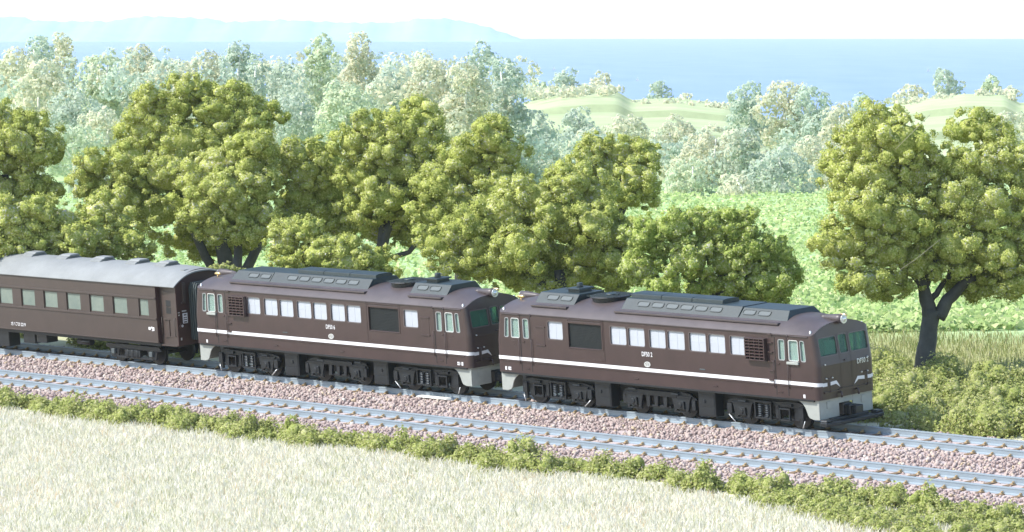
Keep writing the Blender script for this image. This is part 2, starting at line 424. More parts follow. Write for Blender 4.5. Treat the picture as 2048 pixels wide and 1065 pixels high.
# ================================================================== setting
# ---- ground sheet: level with the line near it, then falling gently to the shore
def near_h(r, d): return (-0.42 - CAM_C[2] - r * SIDE[2] - d * AHEAD[2]) / UP[2]
def far_h(r, d):
    base = -12.35 - (d - 188.0) * 0.0145
    base = np.maximum(base, -15.55)
    base = base - np.clip((d - 500) / 170.0, 0, 1) * np.clip((r + 6) / 14.0, 0, 1) * 5.5
    rise = np.clip((r + 6) / 14.0, 0, 1) * np.clip((d - 560) / 240.0, 0, 1)
    base = base + rise * 0.0
    edge = 560 + np.clip((r + 4) / 12.0, 0, 1) * 420
    return base - np.clip((d - edge) / 420.0, 0, 1) ** 1.3 * 60
rs = np.unique(np.concatenate([np.linspace(-900, -120, 14), np.linspace(-120, 120, 81), np.linspace(120, 900, 14)]))
ds = np.unique(np.concatenate([np.linspace(-60, 120, 16), np.linspace(120, 240, 61), np.linspace(240, 600, 61), np.linspace(600, 1500, 46)]))
RR, DD = np.meshgrid(rs, ds)
Hn, Hf = near_h(RR, DD), far_h(RR, DD)
k_ = 0.35
tt = np.clip(0.5 + 0.5 * (Hf - Hn) / k_, 0, 1)
HH = Hf * (1 - tt) + Hn * tt - k_ * tt * (1 - tt)
HH = HH + np.where(DD > 215, 0.12 * np.sin(RR * 0.31 + DD * 0.07) * np.sin(DD * 0.043), 0)
GV = CAM_C + RR[..., None] * SIDE + DD[..., None] * AHEAD + HH[..., None] * UP
nr, nd = len(rs), len(ds)
idx = np.arange(nr * nd).reshape(nd, nr)
GF = np.stack([idx[:-1, :-1], idx[:-1, 1:], idx[1:, 1:], idx[1:, :-1]], axis=-1).reshape(-1, 4)
gme = np_mesh('ground', GV.reshape(-1, 3), GF, M['ground'])
za = gme.attributes.new('zone', 'FLOAT', 'POINT')
zone = 0.5 * np.clip((GV[..., 1] - 2.5) / 3.0, 0, 1) + 0.5 * np.clip((GV[..., 1] - 9.0 - np.clip(GV[..., 0], 0, 30) * 0.25 - 9) / 5.0, 0, 1)
za.data.foreach_set('value', zone.ravel().astype(np.float32))
ground = tag(link_mesh('ground', gme), kind='structure')
def ground_at(r, d):
    hn, hf = near_h(r, d), far_h(r, d)
    t = np.clip(0.5 + 0.5 * (hf - hn) / k_, 0, 1)
    return hf * (1 - t) + hn * t - k_ * t * (1 - t)

# ---- sea and hills across the bay
SEA_H = -40.0
rs2 = np.linspace(-4500, 4500, 31); ds2 = np.linspace(700, 12000, 41)
R2, D2 = np.meshgrid(rs2, ds2)
SV = np.stack([R2, D2, np.full_like(R2, SEA_H)], -1).reshape(-1, 3)
idx = np.arange(R2.size).reshape(R2.shape)
SF = np.stack([idx[:-1, :-1], idx[:-1, 1:], idx[1:, 1:], idx[1:, :-1]], -1).reshape(-1, 4)
sea = link_mesh('sea', np_mesh('sea', SV, SF, M['sea'])); tag(sea, kind='structure')
sea.matrix_world = Matrix.Translation(Vector(CAM_C)) @ FRAME_M.to_4x4()

HD = 10500.0
top_px = [(-500, 40), (-200, 30), (0, 35), (40, 33), (60, 40), (110, 43), (230, 43), (262, 35), (300, 33), (360, 35), (420, 38), (460, 45), (560, 40), (700, 46), (800, 45), (830, 38), (900, 38), (960, 50), (1010, 66), (1045, 80)]
hx = np.linspace(-500, 1045, 150)
hy = np.interp(hx, [p[0] for p in top_px], [p[1] for p in top_px]) + 1.3 * np.sin(hx * 0.21) + 0.9 * np.sin(hx * 0.47 + 1)
prof = np.array([(-500, 0.0), (-250, 0.45), (-80, 0.85), (0, 1.0), (200, 0.7), (600, 0.0)])
HV = []
for x_, y_ in zip(hx, hy):
    r_ = (x_ - 1024) / FPX * HD
    topz = -(y_ - SEA_ROW) / FPX * HD
    for dd, w in prof:
        HV.append((r_, HD + dd + 40 * math.sin(x_ * 0.05), SEA_H - 2 + max(0.0, topz - SEA_H + 2) * w))
idx = np.arange(len(HV)).reshape(len(hx), len(prof))
HF = np.stack([idx[:-1, :-1], idx[1:, :-1], idx[1:, 1:], idx[:-1, 1:]], -1).reshape(-1, 4)
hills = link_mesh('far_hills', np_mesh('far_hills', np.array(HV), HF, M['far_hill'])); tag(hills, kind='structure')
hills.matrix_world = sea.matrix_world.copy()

# ---- terraced headlands
def headland(name, outline, d0, depth, steps):
    """outline: picture points of the crest, built as a low hill with terrace banks"""
    xs = np.linspace(outline[0][0], outline[-1][0], 60)
    ys = np.interp(xs, [p[0] for p in outline], [p[1] for p in outline])
    rows = []
    n = steps * 2 + 2
    for x, y in zip(xs, ys):
        top = sight(x, y, d0); top_h = float((top - CAM_C) @ UP); r = float((top - CAM_C) @ SIDE)
        foot_d = d0 - depth
        fh = float(ground_at(r * foot_d / d0, foot_d)) - 0.5
        rows.append((r, top_h, fh, foot_d))
    V = []; mi = []
    for r, th, fh, fd in rows:
        for i in range(steps):
            a = i / steps; b = (i + 1) / steps
            wob = 2.0 * math.sin(r * 0.12 + i * 2.1)
            da = fd + (d0 - fd) * a + wob * (1 - a); db = fd + (d0 - fd) * b + wob * (1 - b)
            ha = fh + (th - fh) * a; hb = fh + (th - fh) * b
            V.append((r * da / d0, da, ha)); V.append((r * (da + 1) / d0, da + 1.0, ha + (hb - ha) * 0.55))
        V.append((r, d0, th)); V.append((r * 1.02, d0 + 40, th - 1.0)); V.append((r * 1.05, d0 + 120, -46))
    n = steps * 2 + 3
    mb = MB()
    fs = []; ms = []
    for a in range(len(rows) - 1):
        for b in range(n - 1):
            fs.append((a * n + b, (a + 1) * n + b, (a + 1) * n + b + 1, a * n + b + 1)); ms.append(1 if (b % 2 == 0 and b < steps * 2) else 0)
    mb.add(V, fs); mb.m = ms; mb.s = [True] * len(ms)
    o = mb.build(name, [M['terrace'], M['terrace_edge']]); tag(o, kind='structure')
    o.matrix_world = sea.matrix_world.copy()
    return o
headland('terraced_headland', [(1000, 232), (1050, 206), (1120, 190), (1180, 184), (1235, 184), (1262, 200), (1350, 196), (1450, 208), (1500, 224), (1540, 240)], 900, 230, 3)
headland('terraced_headland', [(1730, 240), (1790, 212), (1850, 198), (1930, 188), (2010, 190), (2040, 206), (2150, 200), (2300, 230)], 880, 220, 3)

# ---- foliage generator -------------------------------------------------
def fib(n):
    i = np.arange(n) + 0.5
    ph = np.arccos(1 - 2 * i / n); th = math.pi * (1 + 5 ** 0.5) * i
    return np.stack([np.cos(th) * np.sin(ph), np.sin(th) * np.sin(ph), np.cos(ph)], -1)

def flakes(C, N, size, jitter=0.6):
    """little curled quads at C facing about N"""
    n = len(C)
    nn = N + rng.normal(0, jitter, (n, 3)); nn /= np.linalg.norm(nn, axis=1, keepdims=True) + 1e-9
    t = rng.normal(0, 1, (n, 3)); u = np.cross(nn, t); u /= np.linalg.norm(u, axis=1, keepdims=True) + 1e-9
    w = np.cross(nn, u)
    s = size * rng.uniform(0.6, 1.35, (n, 1)); a = s * rng.uniform(0.6, 1.0, (n, 1))
    bend = nn * s * 0.25
    V = np.stack([C - u * s - bend, C - w * a + bend * .6, C + u * s - bend, C + w * a + bend * .6], 1).reshape(-1, 3)
    F = np.arange(4 * n).reshape(n, 4)
    return V, F

def foliage(lobes, axes, clump, size, cover=1.0, min_z=None, solid=True, jit=0.6):
    """lobes: (centre, (ra, rb, rc)) along the three axes; every lobe carries knobbly clumps of flakes"""
    Cs, Ns, items, cores = [], [], [], []
    cen = np.array([l[0] for l in lobes]); rad = np.array([l[1] for l in lobes])
    A = np.stack(axes, 0)
    for i, (c, r) in enumerate(lobes):
        r = np.array(r, float); R = r.mean()
        cl = min(clump, R * 0.6)
        n = max(8, int(4.8 * (R / cl) ** 2))
        D = fib(n) + rng.normal(0, 0.10, (n, 3)); D /= np.linalg.norm(D, axis=1, keepdims=True)
        if solid: cores.append((c, r * 0.66))
        P = c + (D * r * rng.uniform(0.68, 1.12, (n, 1))) @ A
        keep = np.ones(n, bool)
        for j in range(len(lobes)):
            if j == i: continue
            q = ((P - cen[j]) @ A.T) / rad[j]
            keep &= ~((q ** 2).sum(1) < 0.50)
        P = P[keep]; D = D[keep]
        for p, d in zip(P, D):
            rr = cl * rng.uniform(0.30, 0.95)
            k = int(cover * (7.0 if solid else 8.5) * (rr / size) ** 2)
            if solid: items.append((p - 0.1 * rr * (d @ A), rr * np.array([1, 1, 0.85]) * rng.uniform(.62, 1.12, 3), d @ A))
            S = rng.normal(0, 1, (k, 3)); S /= np.linalg.norm(S, axis=1, keepdims=True) + 1e-9
            dw = d @ A
            S = S[(S @ dw) > -0.35]
            rad_k = rr * (1 + 0.22 * np.sin(S[:, :1] * 7 + p[0] * 9) * np.sin(S[:, 1:2] * 7 + p[1] * 9) + rng.normal(0, 0.13, (len(S), 1)))
            Cs.append(p + S * rad_k * np.array([1, 1, 0.85])); Ns.append(S + 0.3 * dw)
    C = np.concatenate(Cs); N = np.concatenate(Ns)
    if min_z is not None:
        k = C[:, 2] > min_z; C = C[k]; N = N[k]
    V, F = flakes(C, N, size, jit)
    if not solid: return V, F
    V2, T2 = lumps(items, -0.15, False)
    V, T = join(V, quads_to_tris(F), V2, T2)
    for c, r in cores:
        V, T = join(V, T, c + (BV2 * r * (1 + rng.normal(0, .05, (len(BV2), 1)))) @ A, BF2)
    return V, T

AX = (SIDE, AHEAD, UP)

def _ico(sub):
    v = [tuple(x / np.linalg.norm(x)) for x in IV]; f = [tuple(x) for x in IF]
    for _ in range(sub):
        cache = {}; nf = []
        def mid(a, b):
            k = (min(a, b), max(a, b))
            if k not in cache:
                m = np.array(v[a]) + np.array(v[b]); m /= np.linalg.norm(m); v.append(tuple(m)); cache[k] = len(v) - 1
            return cache[k]
        for a, b, c in f:
            ab, bc, ca = mid(a, b), mid(b, c), mid(c, a)
            nf += [(a, ab, ca), (b, bc, ab), (c, ca, bc), (ab, bc, ca)]
        f = nf
    return np.array(v), np.array(f)
ph = (1 + 5 ** .5) / 2
IV = np.array([(-1, ph, 0), (1, ph, 0), (-1, -ph, 0), (1, -ph, 0), (0, -1, ph), (0, 1, ph), (0, -1, -ph), (0, 1, -ph), (ph, 0, -1), (ph, 0, 1), (-ph, 0, -1), (-ph, 0, 1)], float) / 1.9
IF = np.array([(0, 11, 5), (0, 5, 1), (0, 1, 7), (0, 7, 10), (0, 10, 11), (1, 5, 9), (5, 11, 4), (11, 10, 2), (10, 7, 6), (7, 1, 8), (3, 9, 4), (3, 4, 2), (3, 2, 6), (3, 6, 8), (3, 8, 9), (4, 9, 5), (2, 4, 11), (6, 2, 10), (8, 6, 7), (9, 8, 1)])
BV2, BF2 = _ico(2)
BV1, BF1 = _ico(1)
def lumps(items, face_cut=-0.25, fine=True):
    """items: (centre, radii3, outward): knobbly foam lumps, the buried half left open"""
    Vs, Fs, b = [], [], 0
    BV, BF = (BV2, BF2) if fine else (BV1, BF1)
    BC = BV[BF].mean(1)
    for c, r, o in items:
        ph_ = rng.uniform(0, 6.28, 6)
        w = 1 + 0.17 * np.sin(BV[:, 0] * 4.3 + ph_[0]) * np.sin(BV[:, 1] * 4.7 + ph_[1]) + 0.15 * np.sin(BV[:, 1] * 8.1 + ph_[2]) * np.sin(BV[:, 2] * 8.9 + ph_[3]) + rng.normal(0, 0.17, len(BV))
        k = (BC @ o) > face_cut
        f = BF[k]; used, inv = np.unique(f, return_inverse=True)
        Vs.append(c + BV[used] * w[used, None] * r); Fs.append(inv.reshape(-1, 3) + b); b += len(used)
    return np.concatenate(Vs), np.concatenate(Fs)
def quads_to_tris(F): return np.concatenate([F[:, [0, 1, 2]], F[:, [0, 2, 3]]])
def join(V1, T1, V2, T2): return np.concatenate([V1, V2]), np.concatenate([T1, T2 + len(V1)])

# ================================================================== railway
X0, X1 = -46.0, 46.0
# ballast bed
mb = MB()
mb.add([(X0, -8.9, -0.36), (X1, -8.9, -0.36), (X1, -7.6, -0.225), (X0, -7.6, -0.225), (X1, 1.5, -0.225), (X0, 1.5, -0.225), (X1, 2.5, -0.40), (X0, 2.5, -0.40), (X0, -8.9, -0.6), (X1, -8.9, -0.6), (X1, 2.5, -0.6), (X0, 2.5, -0.6)],
       [(0, 1, 2, 3), (3, 2, 4, 5), (5, 4, 6, 7), (8, 9, 1, 0), (7, 6, 10, 11), (8, 0, 3, 5, 7, 11), (1, 9, 10, 6, 4, 2)])
tag(mb.build('ballast_bed', M['ballast_bed']), kind='structure')

# ballast stones: real lumps, countless
def stones(P, size):
    n = len(P)
    base = IV[None] * (1 + rng.normal(0, 0.16, (n, 12, 1)))
    sc = size[:, None, None] * rng.uniform(0.65, 1.2, (n, 1, 3))
    q = rng.normal(0, 1, (n, 4)); q /= np.linalg.norm(q, axis=1, keepdims=True)
    w, x, y, z = q.T
    Rm = np.stack([np.stack([1 - 2 * (y * y + z * z), 2 * (x * y - z * w), 2 * (x * z + y * w)], -1),
                   np.stack([2 * (x * y + z * w), 1 - 2 * (x * x + z * z), 2 * (y * z - x * w)], -1),
                   np.stack([2 * (x * z - y * w), 2 * (y * z + x * w), 1 - 2 * (x * x + y * y)], -1)], 1)
    V = np.einsum('nij,nkj->nki', Rm, base * sc) + P[:, None]
    F = IF[None] + 12 * np.arange(n)[:, None, None]
    return V.reshape(-1, 3), F.reshape(-1, 3)
def wedge(P, px0=-330, px1=2360, py1=1250):
    """keeps points the picture (with a margin) can see"""
    q = (P - CAM_C) @ CAM_M
    x = 1024 + FPX * q[:, 0] / -q[:, 2]; y = 532.5 - FPX * q[:, 1] / -q[:, 2]
    return (x > px0) & (x < px1) & (y < py1)
bands = [(-8.6, -6.42, 8600), (-5.86, -4.78, 4000), (-4.30, -0.98, 14500), (-0.46, 0.46, 1700), (0.9, 2.1, 4200)]
SP, SS = [], []
for y0, y1, n in bands:
    n = int(n * 0.85)
    y = rng.uniform(y0, y1, n); x = rng.uniform(X0 + .3, X1 - .3, n)
    heap = np.where(y < -6.3, np.clip((y + 8.9) / 1.3, 0, 1) * 0.12 - 0.12, 0) + np.where(y > 1.5, -(y - 1.5) * 0.16, 0)
    up = 0.05 * np.sin((y - y0) / (y1 - y0) * math.pi) if y1 - y0 > 2 else 0.0
    low = -0.028 if (y1 - y0) < 1.15 else 0.0
    P = np.stack([x, y, -0.228 + heap + up + low + rng.uniform(-0.016, 0.016, n)], -1)
    k = wedge(P); P = P[k]
    SP.append(P); SS.append(np.where(rng.uniform(0, 1, len(P)) < 0.12, rng.uniform(0.075, 0.11, len(P)), rng.uniform(0.04, 0.075, len(P))))
SV_, SF_ = stones(np.concatenate(SP), np.concatenate(SS))
tag(link_mesh('ballast_stones', np_mesh('ballast_stones', SV_, SF_, M['stone'], 3)), kind='stuff')

def rail_profile(yc):
    half = [(0.125, -0.225), (0.125, -0.205), (0.052, -0.185), (0.046, -0.170), (0.046, -0.052), (0.058, -0.040), (0.058, -0.006), (0.048, 0.0)]
    return [(yc + a, b) for a, b in half] + [(yc - a, b) for a, b in reversed(half)]
def rail(parent, yc):
    mb = MB(); pr = rail_profile(yc)
    xs = np.linspace(X0, X1, 13)
    n = len(pr)
    V = [(x, p[0], p[1]) for x in xs for p in pr]
    for i in range(len(xs) - 1):
        for k in range(n):
            j = (k + 1) % n
            mb.f.append([i * n + k, (i + 1) * n + k, (i + 1) * n + j, i * n + j]); mb.m.append(1 if k in (6, 7, 8) else 0); mb.s.append(False)
    mb.v = V
    mb.f += [list(range(n)), [(len(xs) - 1) * n + k for k in range(n)][::-1]]; mb.m += [0, 0]; mb.s += [False, False]
    return mb.build('rail', [M['rail_side'], M['rail_top']], parent)

def track(yc, label, first):
    t = thing('railway_track', label, 'railway track', (0, 0, 0), group='the two parallel railway tracks')
    for s in (-1, 1): rail(t, yc + s * 0.735)
    n = int((X1 - X0) / 0.79)
    for i in range(n):
        x = X0 + 0.4 + i * 0.79 + (0.0 if first else 0.31)
        if not wedge(np.array([[x, yc, 0]]), -250, 2300)[0]: continue
        if track.mesh is None:
            s = MB().box(-0.12, 0.12, -1.2, 1.2, -0.36, -0.198)
            track.mesh = s.build('sleeper', M['sleeper'], t, bevel=0.0); o = track.mesh
            c = MB()
            c.prism([(-0.06, -0.215), (0.07, -0.215), (0.045, -0.165), (-0.025, -0.14)], -0.03, 0.085, 'y')
            c.prism([(-0.03, -0.145), (0.04, -0.165), (0.03, -0.12), (-0.01, -0.115)], -0.045, 0.02, 'y')
            track.clip = c.build('rail_clip', M['clip'], o); first_clip = track.clip
        else:
            o = track.mesh.copy(); COL.objects.link(o); o.parent = t; first_clip = None
        for ry in (-0.735, 0.735):
            for sd in (-1, 1):
                c = first_clip
                if c is None: c = track.clip.copy(); COL.objects.link(c)
                first_clip = None
                c.parent = o; c.location = (0, ry + sd * 0.13, 0); c.rotation_euler = (0, 0, 0 if sd > 0 else math.pi)
        o.location = (x, yc, rng.uniform(-0.006, 0.006)); o.rotation_euler = (0, 0, rng.normal(0, 0.02))
    return t
track.mesh = None; track.clip = None
track(0.0, 'railway track that the brown train stands on', True)
track(-5.36, 'empty railway track running beside the low green shrubs', False)
pl = MB().prism([(-4.75, -0.13), (-3.05, -0.13), (-3.1, -0.085), (-4.7, -0.085)], -1.28, -1.02, 'y').build('joint_plate', M['slab'])
tag(pl, 'pale flat plate lying on the ballast against the rail of the train', 'plate')

# ================================================================== locomotive
L = 16.0; HW = 1.4; RC = 0.2
def lean(z): return 0.17 * max(0.0, min(1.2, (z - 2.3) / 1.05))
def shiftx(x, z):
    l = lean(z)
    if x > 14.9: return x - l * (x - 14.9) / 1.1
    if x < 1.1: return x + l * (1.1 - x) / 1.1
    return x
def zc(x):
    e = min(x, L - x)
    t = max(0.0, min(1.0, e / 1.7)); t = t * t * (3 - 2 * t)
    return 3.70 + 0.17 * t
def zroof(x, y): return 3.34 + (zc(x) - 3.34) * (1 - min(1.0, abs(y) / 1.4) ** 2.6)
def side_map(sg):
    return lambda u, v, o: (shiftx(u, v), sg * (HW + o), v)
def front_map(end):
    def f(u, v, o):
        x = shiftx(L, v) + o
        return (x, u, v) if end == 1 else (L - x, u, v)
    return f

W8 = [(2.78, 3.56), (6.0, 6.81), (6.92, 7.73), (7.97, 8.77), (8.88, 9.71), (9.94, 10.75), (10.88, 11.68), (11.92, 12.70)]
CAB = [(0.47, 0.66), (0.84, 1.25), (1.49, 1.75)]
CABR = [(14.22, 14.48), (14.70, 15.13), (15.27, 15.47)]
GR = (3.86, 5.55, 2.27, 3.13)
FW = [(-1.17, -0.33, 2.62, 3.22), (-0.20, 0.20, 2.62, 3.24), (0.33, 1.17, 2.62, 3.22)]

def build_loco():
    t = thing('locomotive', 'x', 'locomotive', (0, 0, 0), group='brown diesel locomotives heading the train')
    # ---- body shell with real openings
    holes_s = [(a, b, 2.5, 3.14) for a, b in W8] + [(a, b, 2.46, 3.14) for a, b in CAB + CABR] + [GR]
    zs = sorted({1.15, 1.30, 1.60, 1.78, 2.0, 2.27, 2.3, 2.46, 2.5, 2.62, 2.9, 3.13, 3.14, 3.22, 3.24})
    body = MB()
    xs = sorted({RC, L - RC, 1.1, 14.9} | {q for h in holes_s for q in h[:2]})
    for sg in (-1, 1):
        mp = side_map(sg)
        P = lambda x, z: mp(x, z, 0)
        for i in range(len(xs) - 1):
            xm = (xs[i] + xs[i + 1]) / 2
            for k in range(len(zs) - 1):
                zm = (zs[k] + zs[k + 1]) / 2
                if any(h[0] < xm < h[1] and h[2] < zm < h[3] for h in holes_s): continue
                q = [P(xs[i], zs[k]), P(xs[i + 1], zs[k]), P(xs[i + 1], zs[k + 1]), P(xs[i], zs[k + 1])]
                body.add(q, [(0, 1, 2, 3) if sg < 0 else (3, 2, 1, 0)])
            q = [P(xs[i], zs[-1]), P(xs[i + 1], zs[-1]), (shiftx(xs[i + 1], 3.34), sg * HW, 3.34), (shiftx(xs[i], 3.34), sg * HW, 3.34)]
            body.add(q, [(0, 1, 2, 3) if sg < 0 else (3, 2, 1, 0)])
    ys = sorted({-1.2, 1.2, -0.8, 0.8} | {q for h in FW for q in h[:2]})
    for end in (0, 1):
        mp = front_map(end)
        flip = (end == 0)
        # flat face
        for i in range(len(ys) - 1):
            ym = (ys[i] + ys[i + 1]) / 2
            for k in range(len(zs) - 1):
                zm = (zs[k] + zs[k + 1]) / 2
                if any(h[0] < ym < h[1] and h[2] < zm < h[3] for h in FW): continue
                q = [mp(ys[i], zs[k], 0), mp(ys[i + 1], zs[k], 0), mp(ys[i + 1], zs[k + 1], 0), mp(ys[i], zs[k + 1], 0)]
                body.add(q, [(3, 2, 1, 0) if flip else (0, 1, 2, 3)])
            za_, zb_ = zroof(L, ys[i]), zroof(L, ys[i + 1])
            q = [mp(ys[i], zs[-1], 0), mp(ys[i + 1], zs[-1], 0), mp(ys[i + 1], zb_, 0), mp(ys[i], za_, 0)]
            body.add(q, [(3, 2, 1, 0) if flip else (0, 1, 2, 3)])
        # rounded corners
        for sg in (-1, 1):
            arc = []
            for k in range(7):
                a = math.radians(90 * k / 6)
                arc.append((L - RC + RC * math.cos(a), sg * (HW - RC + RC * math.sin(a))))
            zz = zs + [None]
            grid = []
            for (ax, ay) in arc:
                col = []
                for z in zz:
                    z_ = zroof(ax, ay) if z is None else z
                    x_ = shiftx(ax, z_)
                    col.append((x_ if end else L - x_, ay, z_))
                grid.append(col)
            V = [p for c in grid for p in c]; n = len(zz)
            F = []
            for a in range(6):
                for k in range(n - 1):
                    f = (a * n + k, (a + 1) * n + k, (a + 1) * n + k + 1, a * n + k + 1)
                    if (sg < 0) != flip: f = f[::-1]
                    F.append(f)
            body.add(V, F, 0, True)
    body.build('body', M['brown'], t)
    # ---- roof
    rx = sorted({0.0, 0.03, 0.08, 0.15, RC} | set(np.linspace(0.35, 1.7, 8)) | {2.5, 5, 8, 11, 13.5} | {L - q for q in (0.0, 0.03, 0.08, 0.15, RC)} | set(L - np.linspace(0.35, 1.7, 8)))
    ty = [math.sin(a) for a in np.linspace(-math.pi / 2, math.pi / 2, 25)]
    roof = MB(); V = []
    for x in rx:
        e = min(x, L - x)
        yo = HW if e >= RC else HW - RC + math.sqrt(max(0, RC * RC - (RC - e) ** 2))
        for q in ty:
            y = q * yo; z = zroof(x, y)
            V.append((shiftx(x, z), y, z))
    n = len(ty)
    roof.add(V, [(a * n + k, (a + 1) * n + k, (a + 1) * n + k + 1, a * n + k + 1) for a in range(len(rx) - 1) for k in range(n - 1)], 0, True)
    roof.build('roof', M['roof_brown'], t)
    # gutters: along the eaves, lifted over the doors
    for sg in (-1, 1):
        g = MB()
        y0, y1 = sg * (HW - 0.005), sg * (HW + 0.035)
        g.prism([(1.95, 3.315), (13.9, 3.315), (13.9, 3.35), (1.95, 3.35)], y0, y1, 'y')
        for a, b in ((0.25, 1.28), (14.72, 15.72)):
            g.prism([(shiftx(a, 3.3), 3.285), (shiftx(b, 3.3), 3.285), (shiftx(b, 3.3), 3.315), (shiftx(a, 3.3), 3.315)], y0, y1, 'y')
        for a, b in ((1.30, 1.93), (13.92, 14.70)):
            g.prism([(a, 3.255), (a + 0.05, 3.30), (b - 0.05, 3.30), (b, 3.255), (b, 3.30), (b - 0.06, 3.345), (a + 0.06, 3.345), (a, 3.30)], y0, y1 + sg * 0.01, 'y')
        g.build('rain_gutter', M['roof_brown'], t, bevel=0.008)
        # walkway ledges below the hoods
        for a, b in ((1.7, 3.55), (6.0, 14.0)):
            w = MB().prism([(a, 3.585), (b, 3.585), (b, 3.655), (a, 3.655)], sg * 0.98, sg * 1.17, 'y')
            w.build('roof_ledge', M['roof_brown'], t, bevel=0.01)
    # ---- roof hoods
    def hood(a, b, ztop, slots, end_slope=0.0):
        h = MB(); zb = 3.62; yb, yt = 0.97, 0.60
        v = [(a, -yb, zb), (b, -yb, zb), (b, yb, zb), (a, yb, zb), (a + .02, -yt, ztop), (b - end_slope, -yt, ztop), (b - end_slope, yt, ztop), (a + .02, yt, ztop)]
        h.add(v, [(0, 3, 2, 1), (4, 5, 6, 7), (0, 1, 5, 4), (1, 2, 6, 5), (2, 3, 7, 6), (3, 0, 4, 7)])
        o = h.build('roof_hood', M['hood'], t, bevel=0.02)
        for sg in (-1, 1):
            for s0, s1 in slots:
                def mp(u, v, out):
                    k = v; y = yb + (yt - yb) * k; z = zb + (ztop - zb) * k
                    ln = math.hypot(yb - yt, ztop - zb)
                    return (u, sg * (y + out * (ztop - zb) / ln), z + out * (yb - yt) / ln)
                fr = MB(); out = rrect(s0 - .03, s1 + .03, 0.44, 0.86, 0.12, 3); 
                inn = rrect(s0, s1, 0.50, 0.80, 0.10, 3); n = len(out)
                fr.add([mp(p, q, 0.0) for p, q in out] + [mp(p, q, 0.022) for p, q in out] + [mp(p, q, 0.022) for p, q in inn] + [mp(p, q, 0.003) for p, q in inn],
                       [(k * n + i, k * n + (i + 1) % n, (k + 1) * n + (i + 1) % n, (k + 1) * n + i) for i in range(n) for k in range(3)] + [tuple(range(3 * n, 4 * n))], 0)
                fr.m[-1] = 1
                fr.build('vent_slot', [M['hood'], M['slot']], o)
        return o
    h1 = hood(1.66, 3.70, 4.05, [(2.17, 2.72), (2.88, 3.43)])
    h2 = hood(6.10, 11.86, 4.05, [(6.82 + i * .715, 7.36 + i * .715) for i in range(6)])
    h3 = hood(11.885, 14.25, 4.03, [(12.0, 12.55), (12.72, 13.27)], end_slope=0.18)
    for i in range(3):
        MB().prism([(-0.42, 4.03), (0.42, 4.03), (0.40, 4.17), (0.25, 4.205), (-0.25, 4.205), (-0.40, 4.17)], 6.15 + i * 1.52, 7.65 + i * 1.52, 'x').build('hood_cover', M['hood'], h2, bevel=0.012)
    ex = MB().box(2.75, 3.35, -0.25, 0.35, 4.03, 4.15); ex.prism([(2.68, 4.15), (3.42, 4.15), (3.38, 4.2), (2.72, 4.2)], -0.33, 0.43, 'y'); ex.cyl((3.05, 0.05, 4.2), (3.05, 0.05, 4.36), 0.13, 0.11, 12)
    ex.build('exhaust_stack', M['hood'], t, bevel=0.012)
    fan = MB().cyl((4.72, 0, 3.7), (4.72, 0, 3.97), 0.66, 0.70, 28); fan.cyl((4.72, 0, 3.97), (4.72, 0, 4.01), 0.78, 0.76, 28)
    fo = fan.build('roof_fan', M['black'], t, bevel=0.01)
    fg = MB()
    for k in range(9):
        fg.box(4.1, 5.34, -0.62 + k * 0.155 - 0.012, -0.62 + k * 0.155 + 0.012, 4.008, 4.03)
    fg.cyl((4.72, 0, 4.01), (4.72, 0, 4.07), 0.22, 0.18, 14); fg.box(4.5, 5.1, -.05, .05, 4.03, 4.06)
    fg.build('fan_grille', M['hood'], fo)
    # ---- lamps and whistles at both ends
    for end in (0, 1):
        X = (lambda x: x) if end else (lambda x: L - x)
        h = MB()
        prof = [(14.95, 0.05), (15.2, 0.10), (15.5, 0.135), (15.75, 0.155), (15.98, 0.16)]
        zcen = [3.78, 3.775, 3.77, 3.765, 3.76]
        n = 18; V = []
        for (x, r), z in zip(prof, zcen):
            for k in range(n):
                a = 2 * math.pi * k / n; V.append((X(x), r * math.cos(a), z + r * math.sin(a)))
        h.add(V, [(i * n + k, i * n + (k + 1) % n, (i + 1) * n + (k + 1) % n, (i + 1) * n + k) for i in range(4) for k in range(n)] + [tuple(range(n)), tuple(4 * n + k for k in range(n))], 0, True)
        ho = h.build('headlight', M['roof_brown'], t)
        rim = MB().cyl((X(15.975), 0, 3.76), (X(16.01), 0, 3.76), 0.155, 0.15, 18); rim.build('lamp_rim', M['chrome'], ho)
        ln = MB().cyl((X(16.0), 0, 3.76), (X(16.02), 0, 3.76), 0.118, 0.10, 18); ln.ball((X(16.005), 0, 3.76), 0.085, 12, 0, (.5, 1, 1)); ln.build('lamp_lens', M['lens'], ho)
        sy = -0.52 if end == 0 else 0.52
        w = MB(); wx = X(15.48); wz = zroof(15.48, sy)
        w.cyl((wx, sy, wz - .05), (wx, sy, wz + .07), 0.035, 0.03, 8); w.tube([(wx - .17, sy, wz + .09), (wx - .1, sy, wz + .1), (wx + .1, sy, wz + .1), (wx + .17, sy, wz + .09)], [.035, .06, .06, .035], 8)
        w.build('whistle', M['gold'], t)
        # brow, handrails, stripe, letters on the face
        mp = front_map(end)
        for fw in FW:
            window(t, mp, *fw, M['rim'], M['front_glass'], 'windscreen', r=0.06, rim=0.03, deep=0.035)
        def band(pts):
            st = MB(); n = len(pts); st.add([mp(u, v, 0.012) for u, v in pts] + [mp(u, v, -0.004) for u, v in pts], [tuple(range(n))] + [(i, n + i, n + (i + 1) % n, (i + 1) % n) for i in range(n)]); st.build('front_stripe', M['white'], t)
        for sg in (-1, 1):
            band([(sg * 1.2, 1.60), (sg * 0.98, 1.60), (sg * 0.98, 1.72), (sg * 1.2, 1.72)])
            band([(sg * 0.86, 1.60), (sg * 0.55, 1.63), (sg * 0.36, 1.50), (sg * 0.42, 1.60), (sg * 0.53, 1.74), (sg * 0.86, 1.72)])
